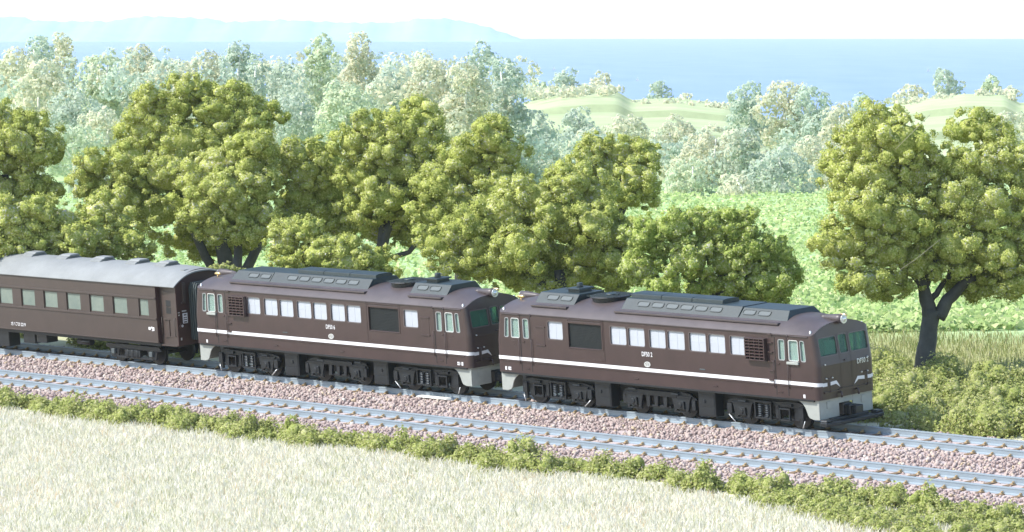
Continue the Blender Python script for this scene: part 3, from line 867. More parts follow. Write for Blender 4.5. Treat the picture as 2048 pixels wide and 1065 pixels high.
        for sg in (-1, 1):
            for (u, v) in ((1.02, 1.86), (0.72, 1.86), (1.05, 2.34)):
                a = mp(sg * u, v, 0.0); b = mp(sg * u, v, 0.05)
                MB().cyl(a, b, 0.028, 0.022, 8).build('lamp_bracket', M['chrome'], t)
            a = [mp(sg * 0.92, 1.38, 0.0), mp(sg * 0.92, 1.38, 0.08), mp(sg * 0.92, 1.86, 0.08), mp(sg * 0.92, 1.86, 0.0)]
            MB().tube(a, 0.016, 6).build('front_handrail', M['brown'], t)
        dr = MB()
        a = mp(0, 2.0, 0); 
        for (u0, u1, v0, v1) in ((-0.28, -0.26, 1.45, 3.28), (0.26, 0.28, 1.45, 3.28)):
            dr.add([mp(u0, v0, .008), mp(u1, v0, .008), mp(u1, 2.3, .008), mp(u0, 2.3, .008), mp(u1, v1, .008), mp(u0, v1, .008)], [(0, 1, 2, 3), (3, 2, 4, 5)])
        dr.add([mp(-.08, 2.36, .05), mp(.06, 2.36, .05), mp(.06, 2.40, .05), mp(-.08, 2.40, .05), mp(-.08, 2.36, 0), mp(.06, 2.36, 0), mp(.06, 2.40, 0), mp(-.08, 2.40, 0)], [(0, 1, 2, 3), (0, 4, 5, 1), (1, 5, 6, 2), (2, 6, 7, 3), (3, 7, 4, 0)])
        dr.build('front_door_trim', M['brown'], t)
        # lower moulding of the face
        for sg in (-1, 1):
            ml = MB(); cx_, cz_ = X(15.62), zroof(15.75, 1.30) + .01
            ml.cyl((cx_, sg * 1.27, cz_ - .06), (cx_, sg * 1.27, cz_ + .05), .05, .04, 10); ml.ball((cx_, sg * 1.27, cz_ + .05), .042, 8); ml.build('marker_lamp', M['chrome'], t)
        lo = MB()
        a = [(-1.15, 1.42), (-0.5, 1.40), (-0.3, 1.45), (0.3, 1.45), (0.5, 1.40), (1.15, 1.42), (1.15, 1.36), (-1.15, 1.36)]
        n = len(a)
        lo.add([mp(u, v, 0.05) for u, v in a] + [mp(u, v, -.01) for u, v in a], [tuple(range(n))] + [(i, n + i, n + (i + 1) % n, (i + 1) % n) for i in range(n)])
        for u in (-0.42, 0.42):
            lo.tube([mp(u, 1.33, 0), mp(u, 1.33, 0.1), mp(u, 1.22, 0.14), mp(u, 1.16, 0.12)], 0.035, 8)
        lo.build('front_step', M['brown'], t)
    # ---- windows on both sides
    for sg in (-1, 1):
        mp = side_map(sg)
        for i, (a, b) in enumerate(W8):
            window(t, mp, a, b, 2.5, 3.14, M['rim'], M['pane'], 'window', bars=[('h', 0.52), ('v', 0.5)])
        for a, b in CAB + CABR:
            window(t, mp, a, b, 2.46, 3.14, M['chrome'] if (a, b) in ((14.70, 15.13), (0.84, 1.25)) else M['pale_rim'], M['glass'], 'cab_window', r=0.05, rim=0.025)
        # radiator grille: mesh set in, with a raised surround
        g = MB()
        g.add([mp(GR[0], GR[2], -.06), mp(GR[1], GR[2], -.06), mp(GR[1], GR[3], -.06), mp(GR[0], GR[3], -.06)], [(0, 1, 2, 3)])
        go = g.build('radiator_grille', M['grille'], t)
        q = MB()
        for k in range(28):
            u = GR[0] + (k + .5) * (GR[1] - GR[0]) / 28; q.box(u - .009, u + .009, sg * (HW - .058), sg * (HW - .046), GR[2], GR[3])
        for k in range(15):
            v = GR[2] + (k + .5) * (GR[3] - GR[2]) / 15; q.box(GR[0], GR[1], sg * (HW - .058), sg * (HW - .048), v - .006, v + .006)
        q.build('grille_mesh', M['grille'], go)
        fr = MB()
        e0, e1 = sg * (HW - .062), sg * (HW + .015)
        fr.box(GR[0] - .07, GR[0], e0, e1, GR[2] - .05, GR[3] + .17); fr.box(GR[1], GR[1] + .07, e0, e1, GR[2] - .05, GR[3] + .17)
        fr.box(GR[0], GR[1], e0, e1, GR[2] - .05, GR[2]); fr.box(GR[0], GR[1], e0, e1, GR[3], GR[3] + .09); fr.box(GR[0], GR[1], sg * HW, sg * (HW + .03), GR[3] + .13, GR[3] + .17)
        fr.build('grille_frame', M['brown'], go, bevel=0.01)
        # louvre box with slats
        lv = MB(); a, b = 12.74, 13.68
        o0, o1 = sg * (HW - .002), sg * (HW + .16)
        lv.box(a, a + .05, o0, o1, 2.38, 3.16); lv.box(b - .05, b, o0, o1, 2.38, 3.16); lv.box(a + .05, b - .05, o0, o1, 3.11, 3.16); lv.box(a + .05, b - .05, o0, o1, 2.38, 2.42)
        lo_ = lv.build('louvre_box', M['brown'], t, bevel=0.008)
        MB().box(a + .05, b - .05, sg * (HW + .004), sg * (HW + .02), 2.42, 3.11).build('louvre_back', M['black'], lo_)
        for k in range(6):
            z = 2.47 + k * 0.108
            MB().prism([(sg * (HW + .03), z + .075), (sg * (HW + .165), z + .02), (sg * (HW + .165), z + .045), (sg * (HW + .03), z + .10)], a + .05, b - .05, 'x').build('louvre_slat', M['brown'], lo_)
        for k in range(3):
            u = a + (k + 1) * (b - a) / 4
            MB().box(u - .012, u + .012, sg * (HW + .03), sg * (HW + .155), 2.42, 3.11).build('louvre_divider', M['brown'], lo_)
        # steps
        for k in range(6):
            z = 1.72 + k * 0.32 if k < 5 else 3.28
            MB().prism([(13.74, z), (13.95, z), (13.95, z + .035), (13.74, z + .035)], sg * (HW - .002), sg * (HW + .055), 'y').build('step', M['brown'], t)
        # doors with grooves either side, small hatch, handrails
        for (a, b) in ((1.33, 1.86), (14.04, 14.60)):
            do = MB().box(a, b, sg * (HW - .004), sg * (HW + .003), 1.26, 2.40).build('cab_door', M['brown'], t)
            for x in (a, b): MB().box(x - .014, x + .014, sg * (HW - .004), sg * (HW + .006), 1.24, 3.24).build('door_seam', M['black'], do)
            for x in (a - .06, b + .06):
                MB().tube([(x, sg * HW, 1.5), (x, sg * (HW + .05), 1.52), (x, sg * (HW + .05), 2.4), (x, sg * HW, 2.42)], 0.014, 6).build('handrail', M['brown'], do)
            MB().box(a + .08, a + .2, sg * HW, sg * (HW + .03), 2.30, 2.34).build('door_handle', M['brown'], do)
        hp = MB()
        hp.box(2.14, 2.63, sg * (HW - .001), sg * (HW + .028), 2.879, 2.93); hp.box(2.14, 2.63, sg * HW, sg * (HW + .028), 2.22, 2.27)
        hp.box(2.16, 2.61, sg * HW, sg * (HW + .008), 2.27, 2.88)
        hp.build('side_hatch', M['brown'], t, bevel=0.006)
        for q_ in ((5.66, 5.675, 1.85, 3.3), (0.85, 1.1, 2.30, 2.33), (0.87, 0.95, 2.18, 2.2), (1.0, 1.08, 2.18, 2.2), (5.0, 5.6, 1.86, 1.88)):
            MB().box(q_[0], q_[1], sg * HW, sg * (HW + .009), q_[2], q_[3]).build('panel_seam', M['brown'], t)
        # window awning / rest below driver's window
        MB().prism([(14.62, 2.42), (15.16, 2.42), (15.16, 2.33), (14.62, 2.33)], sg * HW, sg * (HW + .08), 'y').build('window_rest', M['skirt'], t, bevel=0.015)
        # white stripe along the side and round the corners
        st = MB()
        st.box(RC, L - RC, sg * (HW - .003), sg * (HW + .012), 1.628, 1.752)
        for end in (0, 1):
            arc = []
            for k in range(7):
                a_ = math.radians(90 * k / 6); arc.append((L - RC + (RC + .012) * math.cos(a_), sg * (HW - RC + (RC + .012) * math.sin(a_))))
            V = []
            for ax, ay in arc:
                x_ = ax if end else L - ax
                V += [(x_, ay, 1.62), (x_, ay, 1.735 + .017 * (abs(ay) - 1.2) / .2)]
            st.add(V, [(2 * k, 2 * k + 2, 2 * k + 3, 2 * k + 1) for k in range(6)], 0, True)
        st.build('side_stripe', M['white'], t)
        MB().box(0.3, L - 0.3, sg * (HW - .002), sg * (HW + .022), 1.565, 1.605).build('waist_moulding', M['brown'], t)
        # sill beam
        MB().box(0.25, L - 0.25, sg * (HW - .06), sg * (HW + .012), 1.10, 1.165).build('sill', M['chassis'], t)
        # maker's plate and small white marks
        ep = MB(); out = [(7.80 + .155 * math.cos(a), 1.89 + .10 * math.sin(a)) for a in np.linspace(0, 2 * math.pi, 24, endpoint=False)]
        mpp = mp
        ep.add([mpp(u, v, .014) for u, v in out] + [mpp(u, v, 0) for u, v in out], [tuple(range(24))] + [(i, 24 + i, 24 + (i + 1) % 24, (i + 1) % 24) for i in range(24)])
        eo = ep.build('makers_plate', M['chrome'], t)
        em = MB()
        for (u, v, w_, h_) in ((-.07, .025, .05, .02), (.06, .02, .06, .018), (-.03, -.02, .09, .018), (.08, -.02, .04, .02), (0, .055, .07, .012)):
            em.box(7.8 + u - w_ / 2, 7.8 + u + w_ / 2, sg * (HW + .013), sg * (HW + .018), 1.89 + v - h_ / 2, 1.89 + v + h_ / 2)
        em.build('plate_relief', M['brown'], eo)
        MB().box(10.38, 10.64, sg * HW, sg * (HW + .01), 1.865, 1.905).build('builder_plate', M['slot'], t)
        for grp in (((.46, 1.30, .09, .13),), ((.66, 1.335, .14, .05), (.66, 1.265, .14, .05), (.60, 1.30, .05, .10)), ((15.32, 1.27, .09, .12),)):
            wm = MB()
            for (u, v, w_, h_) in grp: wm.box(u - w_ / 2, u + w_ / 2, sg * (HW - .002), sg * (HW + .008), v - h_ / 2, v + h_ / 2)
            wm.build('stencil_mark', M['white'], t)
        for u in (1.6, 7.2, 11.1, 14.2): MB().box(u - .1, u + .12, sg * HW, sg * (HW + .025), 1.33, 1.36).build('lifting_lug', M['brown'], t)
    # ---- cab insides
    for end in (0, 1):
        X = (lambda x: x) if end else (lambda x: L - x)
        ci = MB()
        ci.box(X(13.98), X(14.02), -1.34, 1.34, 1.9, 3.32); ci.box(X(14.02), X(15.75), -1.34, 1.34, 1.88, 1.92)
        co = ci.build('cab_interior', M['cab'], t)
        cs = MB().prism([(-1.2, 1.92), (1.2, 1.92), (1.2, 2.5), (0.25, 2.55), (-0.25, 2.55), (-1.2, 2.5)], X(15.35), X(15.72), 'x')
        cs.build('driving_desk', M['cabdark'], co)
        se = MB().box(X(14.5), X(14.95), -1.0, -0.5, 1.92, 2.35); se.box(X(14.5), X(14.6), -1.0, -0.5, 2.35, 2.85)
        se.box(X(14.5), X(14.95), 0.5, 1.0, 1.92, 2.35); se.box(X(14.5), X(14.6), 0.5, 1.0, 2.35, 2.85)
        se.build('seat', M['cab'], co, bevel=0.03)
        pp = MB()
        for sg in (-1, 1): pp.box(X(15.58), X(15.64), sg * 1.2, sg * 1.16, 2.5, 3.3)
        pp.build('window_post', M['cab'], co)
    # ---- skirts
    for end in (0, 1):
        X = (lambda x: x) if end else (lambda x: L - x)
        sk = MB()
        arc = [(14.86, 1.13)] + [(15.40 - 0.55 * math.cos(a) ** 1.0, 0.56 + 0.53 * (1 - math.sin(a))) for a in []]
        pts = [(14.84, 1.14), (14.88, 1.10), (15.02, 1.06), (15.14, 0.98), (15.24, 0.87), (15.31, 0.73), (15.36, 0.60), (15.42, 0.52), (15.60, 0.47), (15.90, 0.47), (15.90, 1.14)]
        for sg in (-1, 1):
            sk.prism([(X(a), b) for a, b in pts], sg * 1.27, sg * 1.32, 'y')
        for (y0, y1, z0, z1) in ((-1.27, -0.34, .47, 1.14), (0.34, 1.27, .47, 1.14), (-0.34, 0.34, .93, 1.14)):
            sk.box(X(15.85), X(15.90), y0, y1, z0, z1)
        sk.box(X(15.83), X(15.865), -1.27, 1.27, 1.08, 1.135)
        so = sk.build('skirt', M['skirt'], t, bevel=0.012)
        fit = MB()
        for (y_, z_) in ((-.85, .95), (.85, .95)): fit.box(X(15.9), X(15.925), y_ - .1, y_ + .1, z_ - .14, z_ + .1)
        fit.build('skirt_plate', M['skirt'], so, bevel=0.008)
        cp = MB().box(X(15.5), X(15.98), -.22, .22, .5, .9); cp.box(X(15.98), X(16.22), -.16, .2, .52, .86); cp.box(X(16.1), X(16.42), -.06, .3, .56, .84)
        cp.build('coupler', M['chassis'], t, bevel=0.03)
    # ---- underframe and bogies
    MB().box(1.0, 15.0, -0.78, 0.78, 0.42, 1.14).build('underframe', M['black'], t)
    def axle_guard(mbx, x, sg, z0=0.28):
        y0, y1 = sg * 1.04, sg * 1.14
        mbx.prism([(x - .52, .82), (x + .52, .82), (x + .44, .70), (x + .33, z0), (x + .22, z0), (x + .20, .62), (x - .20, .62), (x - .22, z0), (x - .33, z0), (x - .44, .70)], y0, y1, 'y')
        mbx.prism([(x - .2, .36), (x + .2, .36), (x + .17, .64), (x - .17, .64)], sg * 1.0, sg * 1.2, 'y')
        mbx.cyl((x, sg * 1.19, .5), (x, sg * 1.235, .5), .11, .09, 12)
        mbx.box(x - .36, x + .36, sg * 1.05, sg * 1.12, z0 - .05, z0)
    def frame_rect(mbx, a, b, z0, z1, sg, w=.05):
        y0, y1 = sg * 1.10, sg * 1.19
        mbx.box(a, a + w, y0, y1, z0, z1); mbx.box(b - w, b, y0, y1, z0, z1); mbx.box(a + w, b - w, y0, y1, z1 - w, z1); mbx.box(a + w, b - w, y0, y1, z0, z0 + w)
    def coil(mbx, x, sg, z0, z1, r=.085):
        n = 7; seg = 8 * n
        mbx.tube([(x + r * math.cos(2 * math.pi * k / 8), sg * 1.13 + r * .8 * math.sin(2 * math.pi * k / 8), z0 + (z1 - z0) * k / seg) for k in range(seg + 1)], .020, 5)
    def wheels(parent, axles):
        for ax in axles:
            w = MB()
            for sg in (-1, 1):
                w.cyl((ax, sg * .66, .46), (ax, sg * .78, .46), .46, .46, 26); w.cyl((ax, sg * .62, .46), (ax, sg * .66, .46), .49, .49, 26); w.cyl((ax, sg * .78, .46), (ax, sg * .81, .46), .16, .12, 14)
            w.cyl((ax, -.62, .46), (ax, .62, .46), .07, None, 8)
            w.build('wheelset', M['chassis'], parent)
    def outer_bogie(mir):
        X = (lambda x: L - x) if mir else (lambda x: x)
        b = MB()
        for sg in (-1, 1):
            b.prism([(X(1.0), .80), (X(1.15), .93), (X(1.5), .97), (X(2.2), .93), (X(4.2), .93), (X(4.62), .86), (X(4.7), .70), (X(4.62), .62), (X(4.5), .75), (X(1.2), .75)], sg * 1.0, sg * 1.09, 'y')
            frame_rect(b, *sorted((X(1.62), X(2.12))), .30, .74, sg)
            b.box(X(1.02), X(1.24), sg * 1.02, sg * 1.16, .42, .82); b.prism([(X(1.05), .42), (X(1.22), .42), (X(1.2), .2), (X(1.12), .2)], sg * 1.02, sg * 1.12, 'y')
            b.box(X(1.28), X(1.52), sg * 1.0, sg * 1.06, .32, .78)
            frame_rect(b, *sorted((X(2.50), X(3.30))), .30, .93, sg, .06)
            b.box(X(2.2), X(2.36), sg * 1.02, sg * 1.12, .36, .82)
            axle_guard(b, X(3.92), sg)
            b.box(X(4.40), X(4.62), sg * 1.02, sg * 1.17, .40, .74)
            b.box(X(1.2), X(4.5), sg * .98, sg * 1.02, .30, .36)
            b.box(X(1.55), X(1.95), sg * 1.08, sg * 1.17, .80, .90)
        b.box(X(2.75), X(3.1), -1.1, 1.1, .34, .41)
        o = b.build('bogie', M['chassis'], t, bevel=0.008)
        for sg in (-1, 1):
            for x in (2.72, 3.05):
                c = MB(); coil(c, X(x), sg, .37, .80); c.build('coil_spring', M['detail'], o)
            r = MB(); r.tube([(X(4.55), sg * 1.16, .36), (X(4.25), sg * 1.17, .12)], .02, 6); r.tube([(X(1.0), sg * 1.1, .35), (X(1.1), sg * 1.12, .1)], .018, 6); r.build('brake_rod', M['chrome'], o)
            MB().box(X(3.70), X(4.05), sg * 1.14, sg * 1.2, .84, .90).build('brake_highlight', M['detail'], o)  # pale bar added as a painted highlight on the bogie
        wheels(o, [X(1.48), X(3.92)])
    outer_bogie(False); outer_bogie(True)
    b = MB()
    for sg in (-1, 1):
        b.prism([(6.15, .74), (6.3, .90), (6.6, .97), (7.2, .86), (8.7, .86), (9.1, .95), (9.5, .90), (9.85, .72), (9.75, .66), (9.4, .74), (6.6, .74), (6.25, .66)], sg * 1.0, sg * 1.08, 'y')
        axle_guard(b, 6.75, sg); axle_guard(b, 9.1, sg)
        b.box(7.0, 8.9, sg * 1.02, sg * 1.15, .74, .92)
        for x in (7.45, 7.85, 8.3): b.prism([(x - .1, .74), (x + .1, .74), (x + .07, .36), (x - .07, .36)], sg * 1.02, sg * 1.13, 'y')
        b.box(7.3, 8.5, sg * .98, sg * 1.06, .32, .40); b.box(6.2, 6.38, sg * 1.0, sg * 1.14, .38, .72); b.box(9.6, 9.78, sg * 1.0, sg * 1.12, .34, .7)
    b.box(7.7, 8.1, -1.05, 1.05, .34, .41)
    o = b.build('bogie', M['chassis'], t, bevel=0.008)
    wheels(o, [6.75, 9.1])
    for sg in (-1, 1):
        q = MB(); q.box(6.5, 6.85, sg * 1.09, sg * 1.15, .90, .95); q.box(8.65, 9.0, sg * 1.15, sg * 1.18, .84, .90); q.build('brake_highlight', M['detail'], o)  # pale bars as painted highlights on the middle bogie too
        for a, b_ in ((4.86, 5.68), (10.04, 10.87)):
            e = MB().box(a, b_, sg * .80, sg * 1.22, .20, 1.09); eo = e.build('equipment_box', M['chassis'], t, bevel=0.025)
            d = MB(); d.box(a + .05, b_ - .05, sg * 1.22, sg * 1.235, .55, .98); d.box(a + .05, b_ - .05, sg * 1.22, sg * 1.23, .26, .52); d.box(a + .3, a + .36, sg * 1.235, sg * 1.27, .68, .8); d.box(a + .26, a + .4, sg * 1.235, sg * 1.25, .72, .76)
            d.build('box_door', M['chassis'], eo, bevel=0.008)
    return t

def letter_loco(t, digit, flip):
    """running numbers on both sides and both faces"""
    for sg in (-1, 1):
        sx = 1 if sg < 0 else -1
        text_mesh('running_number', 'DF50 ' + digit, 0.225, lambda u, v, sg=sg, sx=sx: (7.81 + sx * u, sg * (HW + .008), 2.24 + v), M['white'], t, width=0.80, space=1.0)
    for end in (0, 1):
        mp = front_map(end); sx = 1 if end else -1
        text_mesh('front_number', 'DF50 ' + digit, 0.24, lambda u, v, mp=mp, sx=sx: mp(sx * 0.80 + sx * u, 2.24 + v, .02), M['chrome'], t, width=0.80)

loco2 = build_loco()
tag(loco2, 'leading brown diesel locomotive, white waist stripe, black buffer bar across its pale grey skirt')
loco1 = copy_tree(loco2)
tag(loco1, 'brown diesel locomotive between the passenger coach and the leading locomotive')
loco1.rotation_euler = (0, 0, math.pi)
loco1.location = (-1.4454, 0, 0)
letter_loco(loco2, '2', False)
letter_loco(loco1, '6', True)
bb = MB().prism([(15.98, -1.4), (16.30, -1.4), (16.38, -1.0), (16.42, 1.0), (16.34, 1.4), (15.98, 1.4)], 0.28, 0.42, 'z')
bb.prism([(-1.42, .42), (-1.05, .42), (-1.1, .50), (-1.38, .50)], 16.0, 16.28, 'x'); bb.prism([(1.05, .42), (1.42, .42), (1.38, .50), (1.1, .50)], 16.0, 16.3, 'x'); bb.box(15.9, 16.1, -.9, .9, .3, .5)
bb.build('buffer_bar', M['chassis'], loco2, bevel=0.03)

# ================================================================== passenger coach
def build_coach():
    XE = -18.72; XS = -19.86; XL = -38.3; XSL = XL + (XE - XS)
    t = thing('passenger_coach', 'brown passenger coach with grey roof coupled behind the locomotives', 'railway coach', (XE - 9.8, 0, 0))
    off = -(XE - 9.8)
    def fin(mb, name, m, parent=t, bevel=0.0):
        mb.v = [(v[0] + off, v[1], v[2]) for v in mb.v]
        return mb.build(name, m, parent, bevel)
    wins = []
    a = -20.97 - 1.68; k = 0
    wins.append((-20.97, -20.35))
    while a > XSL + 1.2:
        wins.append((a, a + 0.93)); a -= 1.53
    wins.append((XSL + 0.45, XSL + 1.05)) if wins[-1][0] > XSL + 1.3 else None
    z0, z1 = 2.02, 2.73
    body = MB()
    xs = sorted({XSL, XS} | {q for w in wins for q in w}); zs = [1.0, 1.5, z0, z1, 3.30]
    for sg in (-1, 1):
        for i in range(len(xs) - 1):
            xm = (xs[i] + xs[i + 1]) / 2
            for k in range(4):
                if k == 2 and any(w[0] < xm < w[1] for w in wins): continue
                body.add([(xs[i], sg * HW, zs[k]), (xs[i + 1], sg * HW, zs[k]), (xs[i + 1], sg * HW, zs[k + 1]), (xs[i], sg * HW, zs[k + 1])], [(0, 1, 2, 3) if sg < 0 else (3, 2, 1, 0)])
        for w in wins:                                              # reveals
            y0, y1 = sg * HW, sg * (HW - .07)
            body.add([(w[0], y0, z0), (w[1], y0, z0), (w[1], y0, z1), (w[0], y0, z1), (w[0], y1, z0), (w[1], y1, z0), (w[1], y1, z1), (w[0], y1, z1)], [(0, 1, 5, 4), (1, 2, 6, 5), (2, 3, 7, 6), (3, 0, 4, 7)])
    body.box(XSL, XS, -1.38, 1.38, 1.005, 1.05)
    # vestibules, set in from the side, with the end wall
    for xa, xb in ((XS, XE), (XSL, XL)):
        body.prism([(xa, -1.40), (xa, 1.40), (xa, 1.19), (xa, -1.19)][:0] or [(xa, -1.19), (xb, -1.30), (xb, 1.30), (xa, 1.19)], 0.93, 3.34, 'z')
        rv = MB().box(xa, xa + (.012 if xb > xa else -.012), -1.392, 1.392, 1.0, 3.28); fin(rv, 'vestibule_reveal', M['coach_end'])
    fin(body, 'body', M['coach'])
    # end wall skin
    for xe, s in ((XE, 1), (XL, -1)):
        e = MB()
        pts = [(-1.30, .93)] + [(-1.30, 3.34)] + [(1.38 * math.sin(a), 3.30 + .56 * (1 - abs(math.sin(a)) ** 2.4)) for a in np.linspace(-1.2, 1.2, 15)] + [(1.30, 3.34), (1.30, .93)]
        e.prism(pts, xe, xe + s * .03, 'x'); fin(e, 'end_wall', M['coach_end'])
        g = MB().prism([(-.66, 1.15), (.66, 1.15), (.66, 3.15), (.58, 3.36), (-.58, 3.36), (-.66, 3.15)], xe + s * .03, xe + s * .52, 'x')
        fin(g, 'gangway', M['gangway'], bevel=0.03)
        g2 = MB()
        for q in (.12, .25, .38): g2.prism([(-.70, 1.13), (.70, 1.13), (.70, 3.17), (.6, 3.40), (-.6, 3.40), (-.70, 3.17)], xe + s * q, xe + s * (q + .05), 'x')
        fin(g2, 'gangway_rib', M['gangway'], bevel=0.012)
        b = MB().box(xe + s * .03, xe + s * .12, -1.0, -.86, 2.62, 3.42); b.box(xe + s * .03, xe + s * .08, -1.06, -.84, 2.58, 2.66); fin(b, 'end_rail', M['coach'], bevel=0.012)
        lp = MB().cyl((xe + s * .03, -1.12, 1.72), (xe + s * .11, -1.12, 1.72), .10, .09, 14); lo = fin(lp, 'tail_lamp', M['coach_end'])
        l2 = MB().cyl((xe + s * .11, -1.12, 1.72), (xe + s * .12, -1.12, 1.72), .055, .05, 12); fin(l2, 'lamp_lens', M['chrome'], lo)
        pl = MB().box(xe + s * .03, xe + s * .036, -1.02, -.78, 1.80, 2.20); po = fin(pl, 'notice_plate', M['white'])
        pm = MB()
        for (y_, z_, w_, h_) in ((-.9, 2.13, .13, .05), (-.95, 2.02, .06, .05), (-.86, 2.02, .06, .05), (-.9, 1.94, .18, .035), (-.9, 1.85, .15, .045)): pm.box(xe + s * .036, xe + s * .039, y_ - w_ / 2, y_ + w_ / 2, z_ - h_ / 2, z_ + h_ / 2)
        fin(pm, 'notice_print', M['coach_end'], po)
        sm = MB()
        for (y_, z_, w_, h_) in ((-1.20, 2.25, .09, .04), (-1.2, 2.15, .07, .05), (-.93, 2.29, .22, .05), (-1.15, 1.2, .06, .1)): sm.box(xe + s * .03, xe + s * .035, y_ - w_ / 2, y_ + w_ / 2, z_ - h_ / 2, z_ + h_ / 2)
        fin(sm, 'stencil_mark', M['chrome'])
        cp = MB().box(xe - s * .2, xe + s * .35, -.15, .15, .5, .85); cp.box(xe + s * .3, xe + s * .62, -.1, .12, .55, .8); fin(cp, 'coupler', M['chassis'], bevel=0.03)
    # windows
    for sg in (-1, 1):
        for w in wins:
            p = MB().box(w[0], w[1], sg * (HW - .066), sg * (HW - .058), z0, z1); po = fin(p, 'window', M['coach_glass'])
            f = MB(); y0, y1 = sg * (HW - .062), sg * (HW - .035)
            f.box(w[0], w[0] + .035, y0, y1, z0, z1); f.box(w[1] - .035, w[1], y0, y1, z0, z1); f.box(w[0] + .035, w[1] - .035, y0, y1, z1 - .035, z1); f.box(w[0] + .035, w[1] - .035, y0, y1, z0, z0 + .045)
            fin(f, 'window_frame', M['coach'], po)
        for za, zb, o in ((1.925, 2.0, .03), (2.745, 2.825, .03), (1.0, 1.04, .012), (3.235, 3.275, .03)):
            fin(MB().box(XSL + .02, XS - .02, sg * (HW - .004), sg * (HW + o), za, zb), 'belt_rail', M['coach'], bevel=0.008)
        # vestibule doors
        for xa, xb in ((XS, XE), (XSL, XL)):
            s = 1 if xb > xa else -1
            yy = lambda x: 1.19 + (x - xa) / (xb - xa) * .11
            d = MB()
            x0_, x1_ = xa + s * .28, xb - s * .22
            for (u0, u1, v0, v1) in ((x0_, x1_, 3.0, 3.06), (x0_, x1_, 1.95, 2.02), (x0_, x1_, 1.25, 1.29), ((x0_ + x1_) / 2 - .015, (x0_ + x1_) / 2 + .015, 1.29, 1.95)):
                ym = yy((u0 + u1) / 2); d.box(u0, u1, sg * (ym - .03), sg * (ym + .03), v0, v1)
            do = fin(d, 'vestibule_door', M['coach'])
            g = MB(); xm = xa + s * .62
            for v0, v1 in ((2.48, 2.72), (2.20, 2.44)): g.box(xm - .15, xm + .15, sg * (yy(xm) - .02), sg * (yy(xm) + .018), v0, v1)
            fin(g, 'door_window', M['black'], do)
            h = MB()
            for u in (xa + s * .12, xb - s * .1): h.tube([(u, sg * (yy(u)), 1.3), (u, sg * (yy(u) + .05), 1.32), (u, sg * (yy(u) + .05), 2.0), (u, sg * yy(u), 2.02)], .015, 6)
            fin(h, 'handrail', M['coach'], do)
            st = MB().box(xa + s * .1, xb - s * .04, sg * 1.0, sg * 1.33, .90, .95); fin(st, 'door_step', M['coach'], bevel=0.01)
        sx = 1 if sg < 0 else -1
        text_mesh('coach_number', '\u30aa\u30cf\u30d533 2219', 0.19, lambda u, v, sg=sg, sx=sx: (-29.1 + off + sx * u, sg * (HW + .006), 1.235 + v), M['white'], t, width=0.85)
        em = MB()
        for (u, v, w_, h_) in ((-20.36, 1.56, .13, .11), (-20.22, 1.60, .09, .07), (-20.12, 1.55, .12, .14), (-20.18, 1.49, .08, .05)): em.box(u - w_ / 2, u + w_ / 2, sg * HW, sg * (HW + .006), v - h_ / 2, v + h_ / 2)
        fin(em, 'stencil_mark', M['white'])
    # roof
    roof = MB(); V = []; angs = np.linspace(-1, 1, 29)
    def zr(y, k=1.0): return 3.30 + .62 * k * (1 - abs(y / 1.45) ** 2.5)
    rx = [XL - .12, XL - .09, XL + .25, XL + .8, XL + 1.6, XE - 1.6, XE - .8, XE - .25, XE + .09, XE + .12]
    kk = [.82, .86, .91, .97, 1, 1, .97, .91, .86, .82]
    ys = [1.45 * math.sin(a * math.pi / 2) for a in angs]
    for x, k in zip(rx, kk):
        for y in ys: V.append((x, y, zr(y, k)))
        for y in reversed(ys): V.append((x, y, zr(y, k) - .05 if abs(y) < 1.44 else 3.265))
    n = 2 * len(ys)
    F = [(i * n + k, (i + 1) * n + k, (i + 1) * n + (k + 1) % n, i * n + (k + 1) % n) for i in range(len(rx) - 1) for k in range(n)] + [tuple(range(n))[::-1], tuple((len(rx) - 1) * n + k for k in range(n))]
    roof.add(V, F, 0, True); roof.s[-1] = roof.s[-2] = False
    fin(roof, 'roof', M['coach_roof'])
    for i, x in enumerate([-20.75, -22.65, -24.93, -27.22, -29.55, -31.85, -34.1, -36.2]):
        v = MB()
        v.prism([(-.42, 3.84), (-.40, 3.93), (-.22, 4.035), (.22, 4.035), (.40, 3.93), (.42, 3.84)], x - .34, x + .34, 'x')
        vo = fin(v, 'roof_ventilator', M['vent'], bevel=0.03)
        c = MB().prism([(-.30, 4.0), (-.2, 4.075), (.2, 4.075), (.30, 4.0)], x - .20, x + .42, 'x'); fin(c, 'ventilator_cap', M['coach_roof'], vo, bevel=0.02)
    fin(MB().box(-19.25, -18.98, -.55, -.25, 3.74, 3.86), 'roof_box', M['vent'], bevel=0.015)
    # underframe
    u = MB().box(XSL + .2, XS - .1, -1.2, 1.2, .90, 1.0); u.box(XSL, XS, -.25, .25, .70, .92); u.box(XSL, XS, -1.3, -1.22, .86, 1.0); u.box(XSL, XS, 1.22, 1.3, .86, 1.0)
    fin(u, 'underframe', M['black'])
    for a, b, za, zb in ((-31.2, -30.1, .22, .92), (-29.1, -28.3, .45, .9), (-28.2, -27.5, .52, .9)):
        for sg in (-1, 1): fin(MB().box(a, b, sg * .62, sg * 1.2, za, zb), 'equipment_box', M['chassis'], bevel=0.03)
    for sg in (-1, 1):
        c = MB().cyl((-25.7, sg * .9, .68), (-24.85, sg * .9, .68), .13, None, 14); c.box(-25.5, -25.45, sg * .85, sg * .95, .7, .95); c.box(-25.1, -25.05, sg * .85, sg * .95, .7, .95)
        fin(c, 'air_tank', M['chassis'])
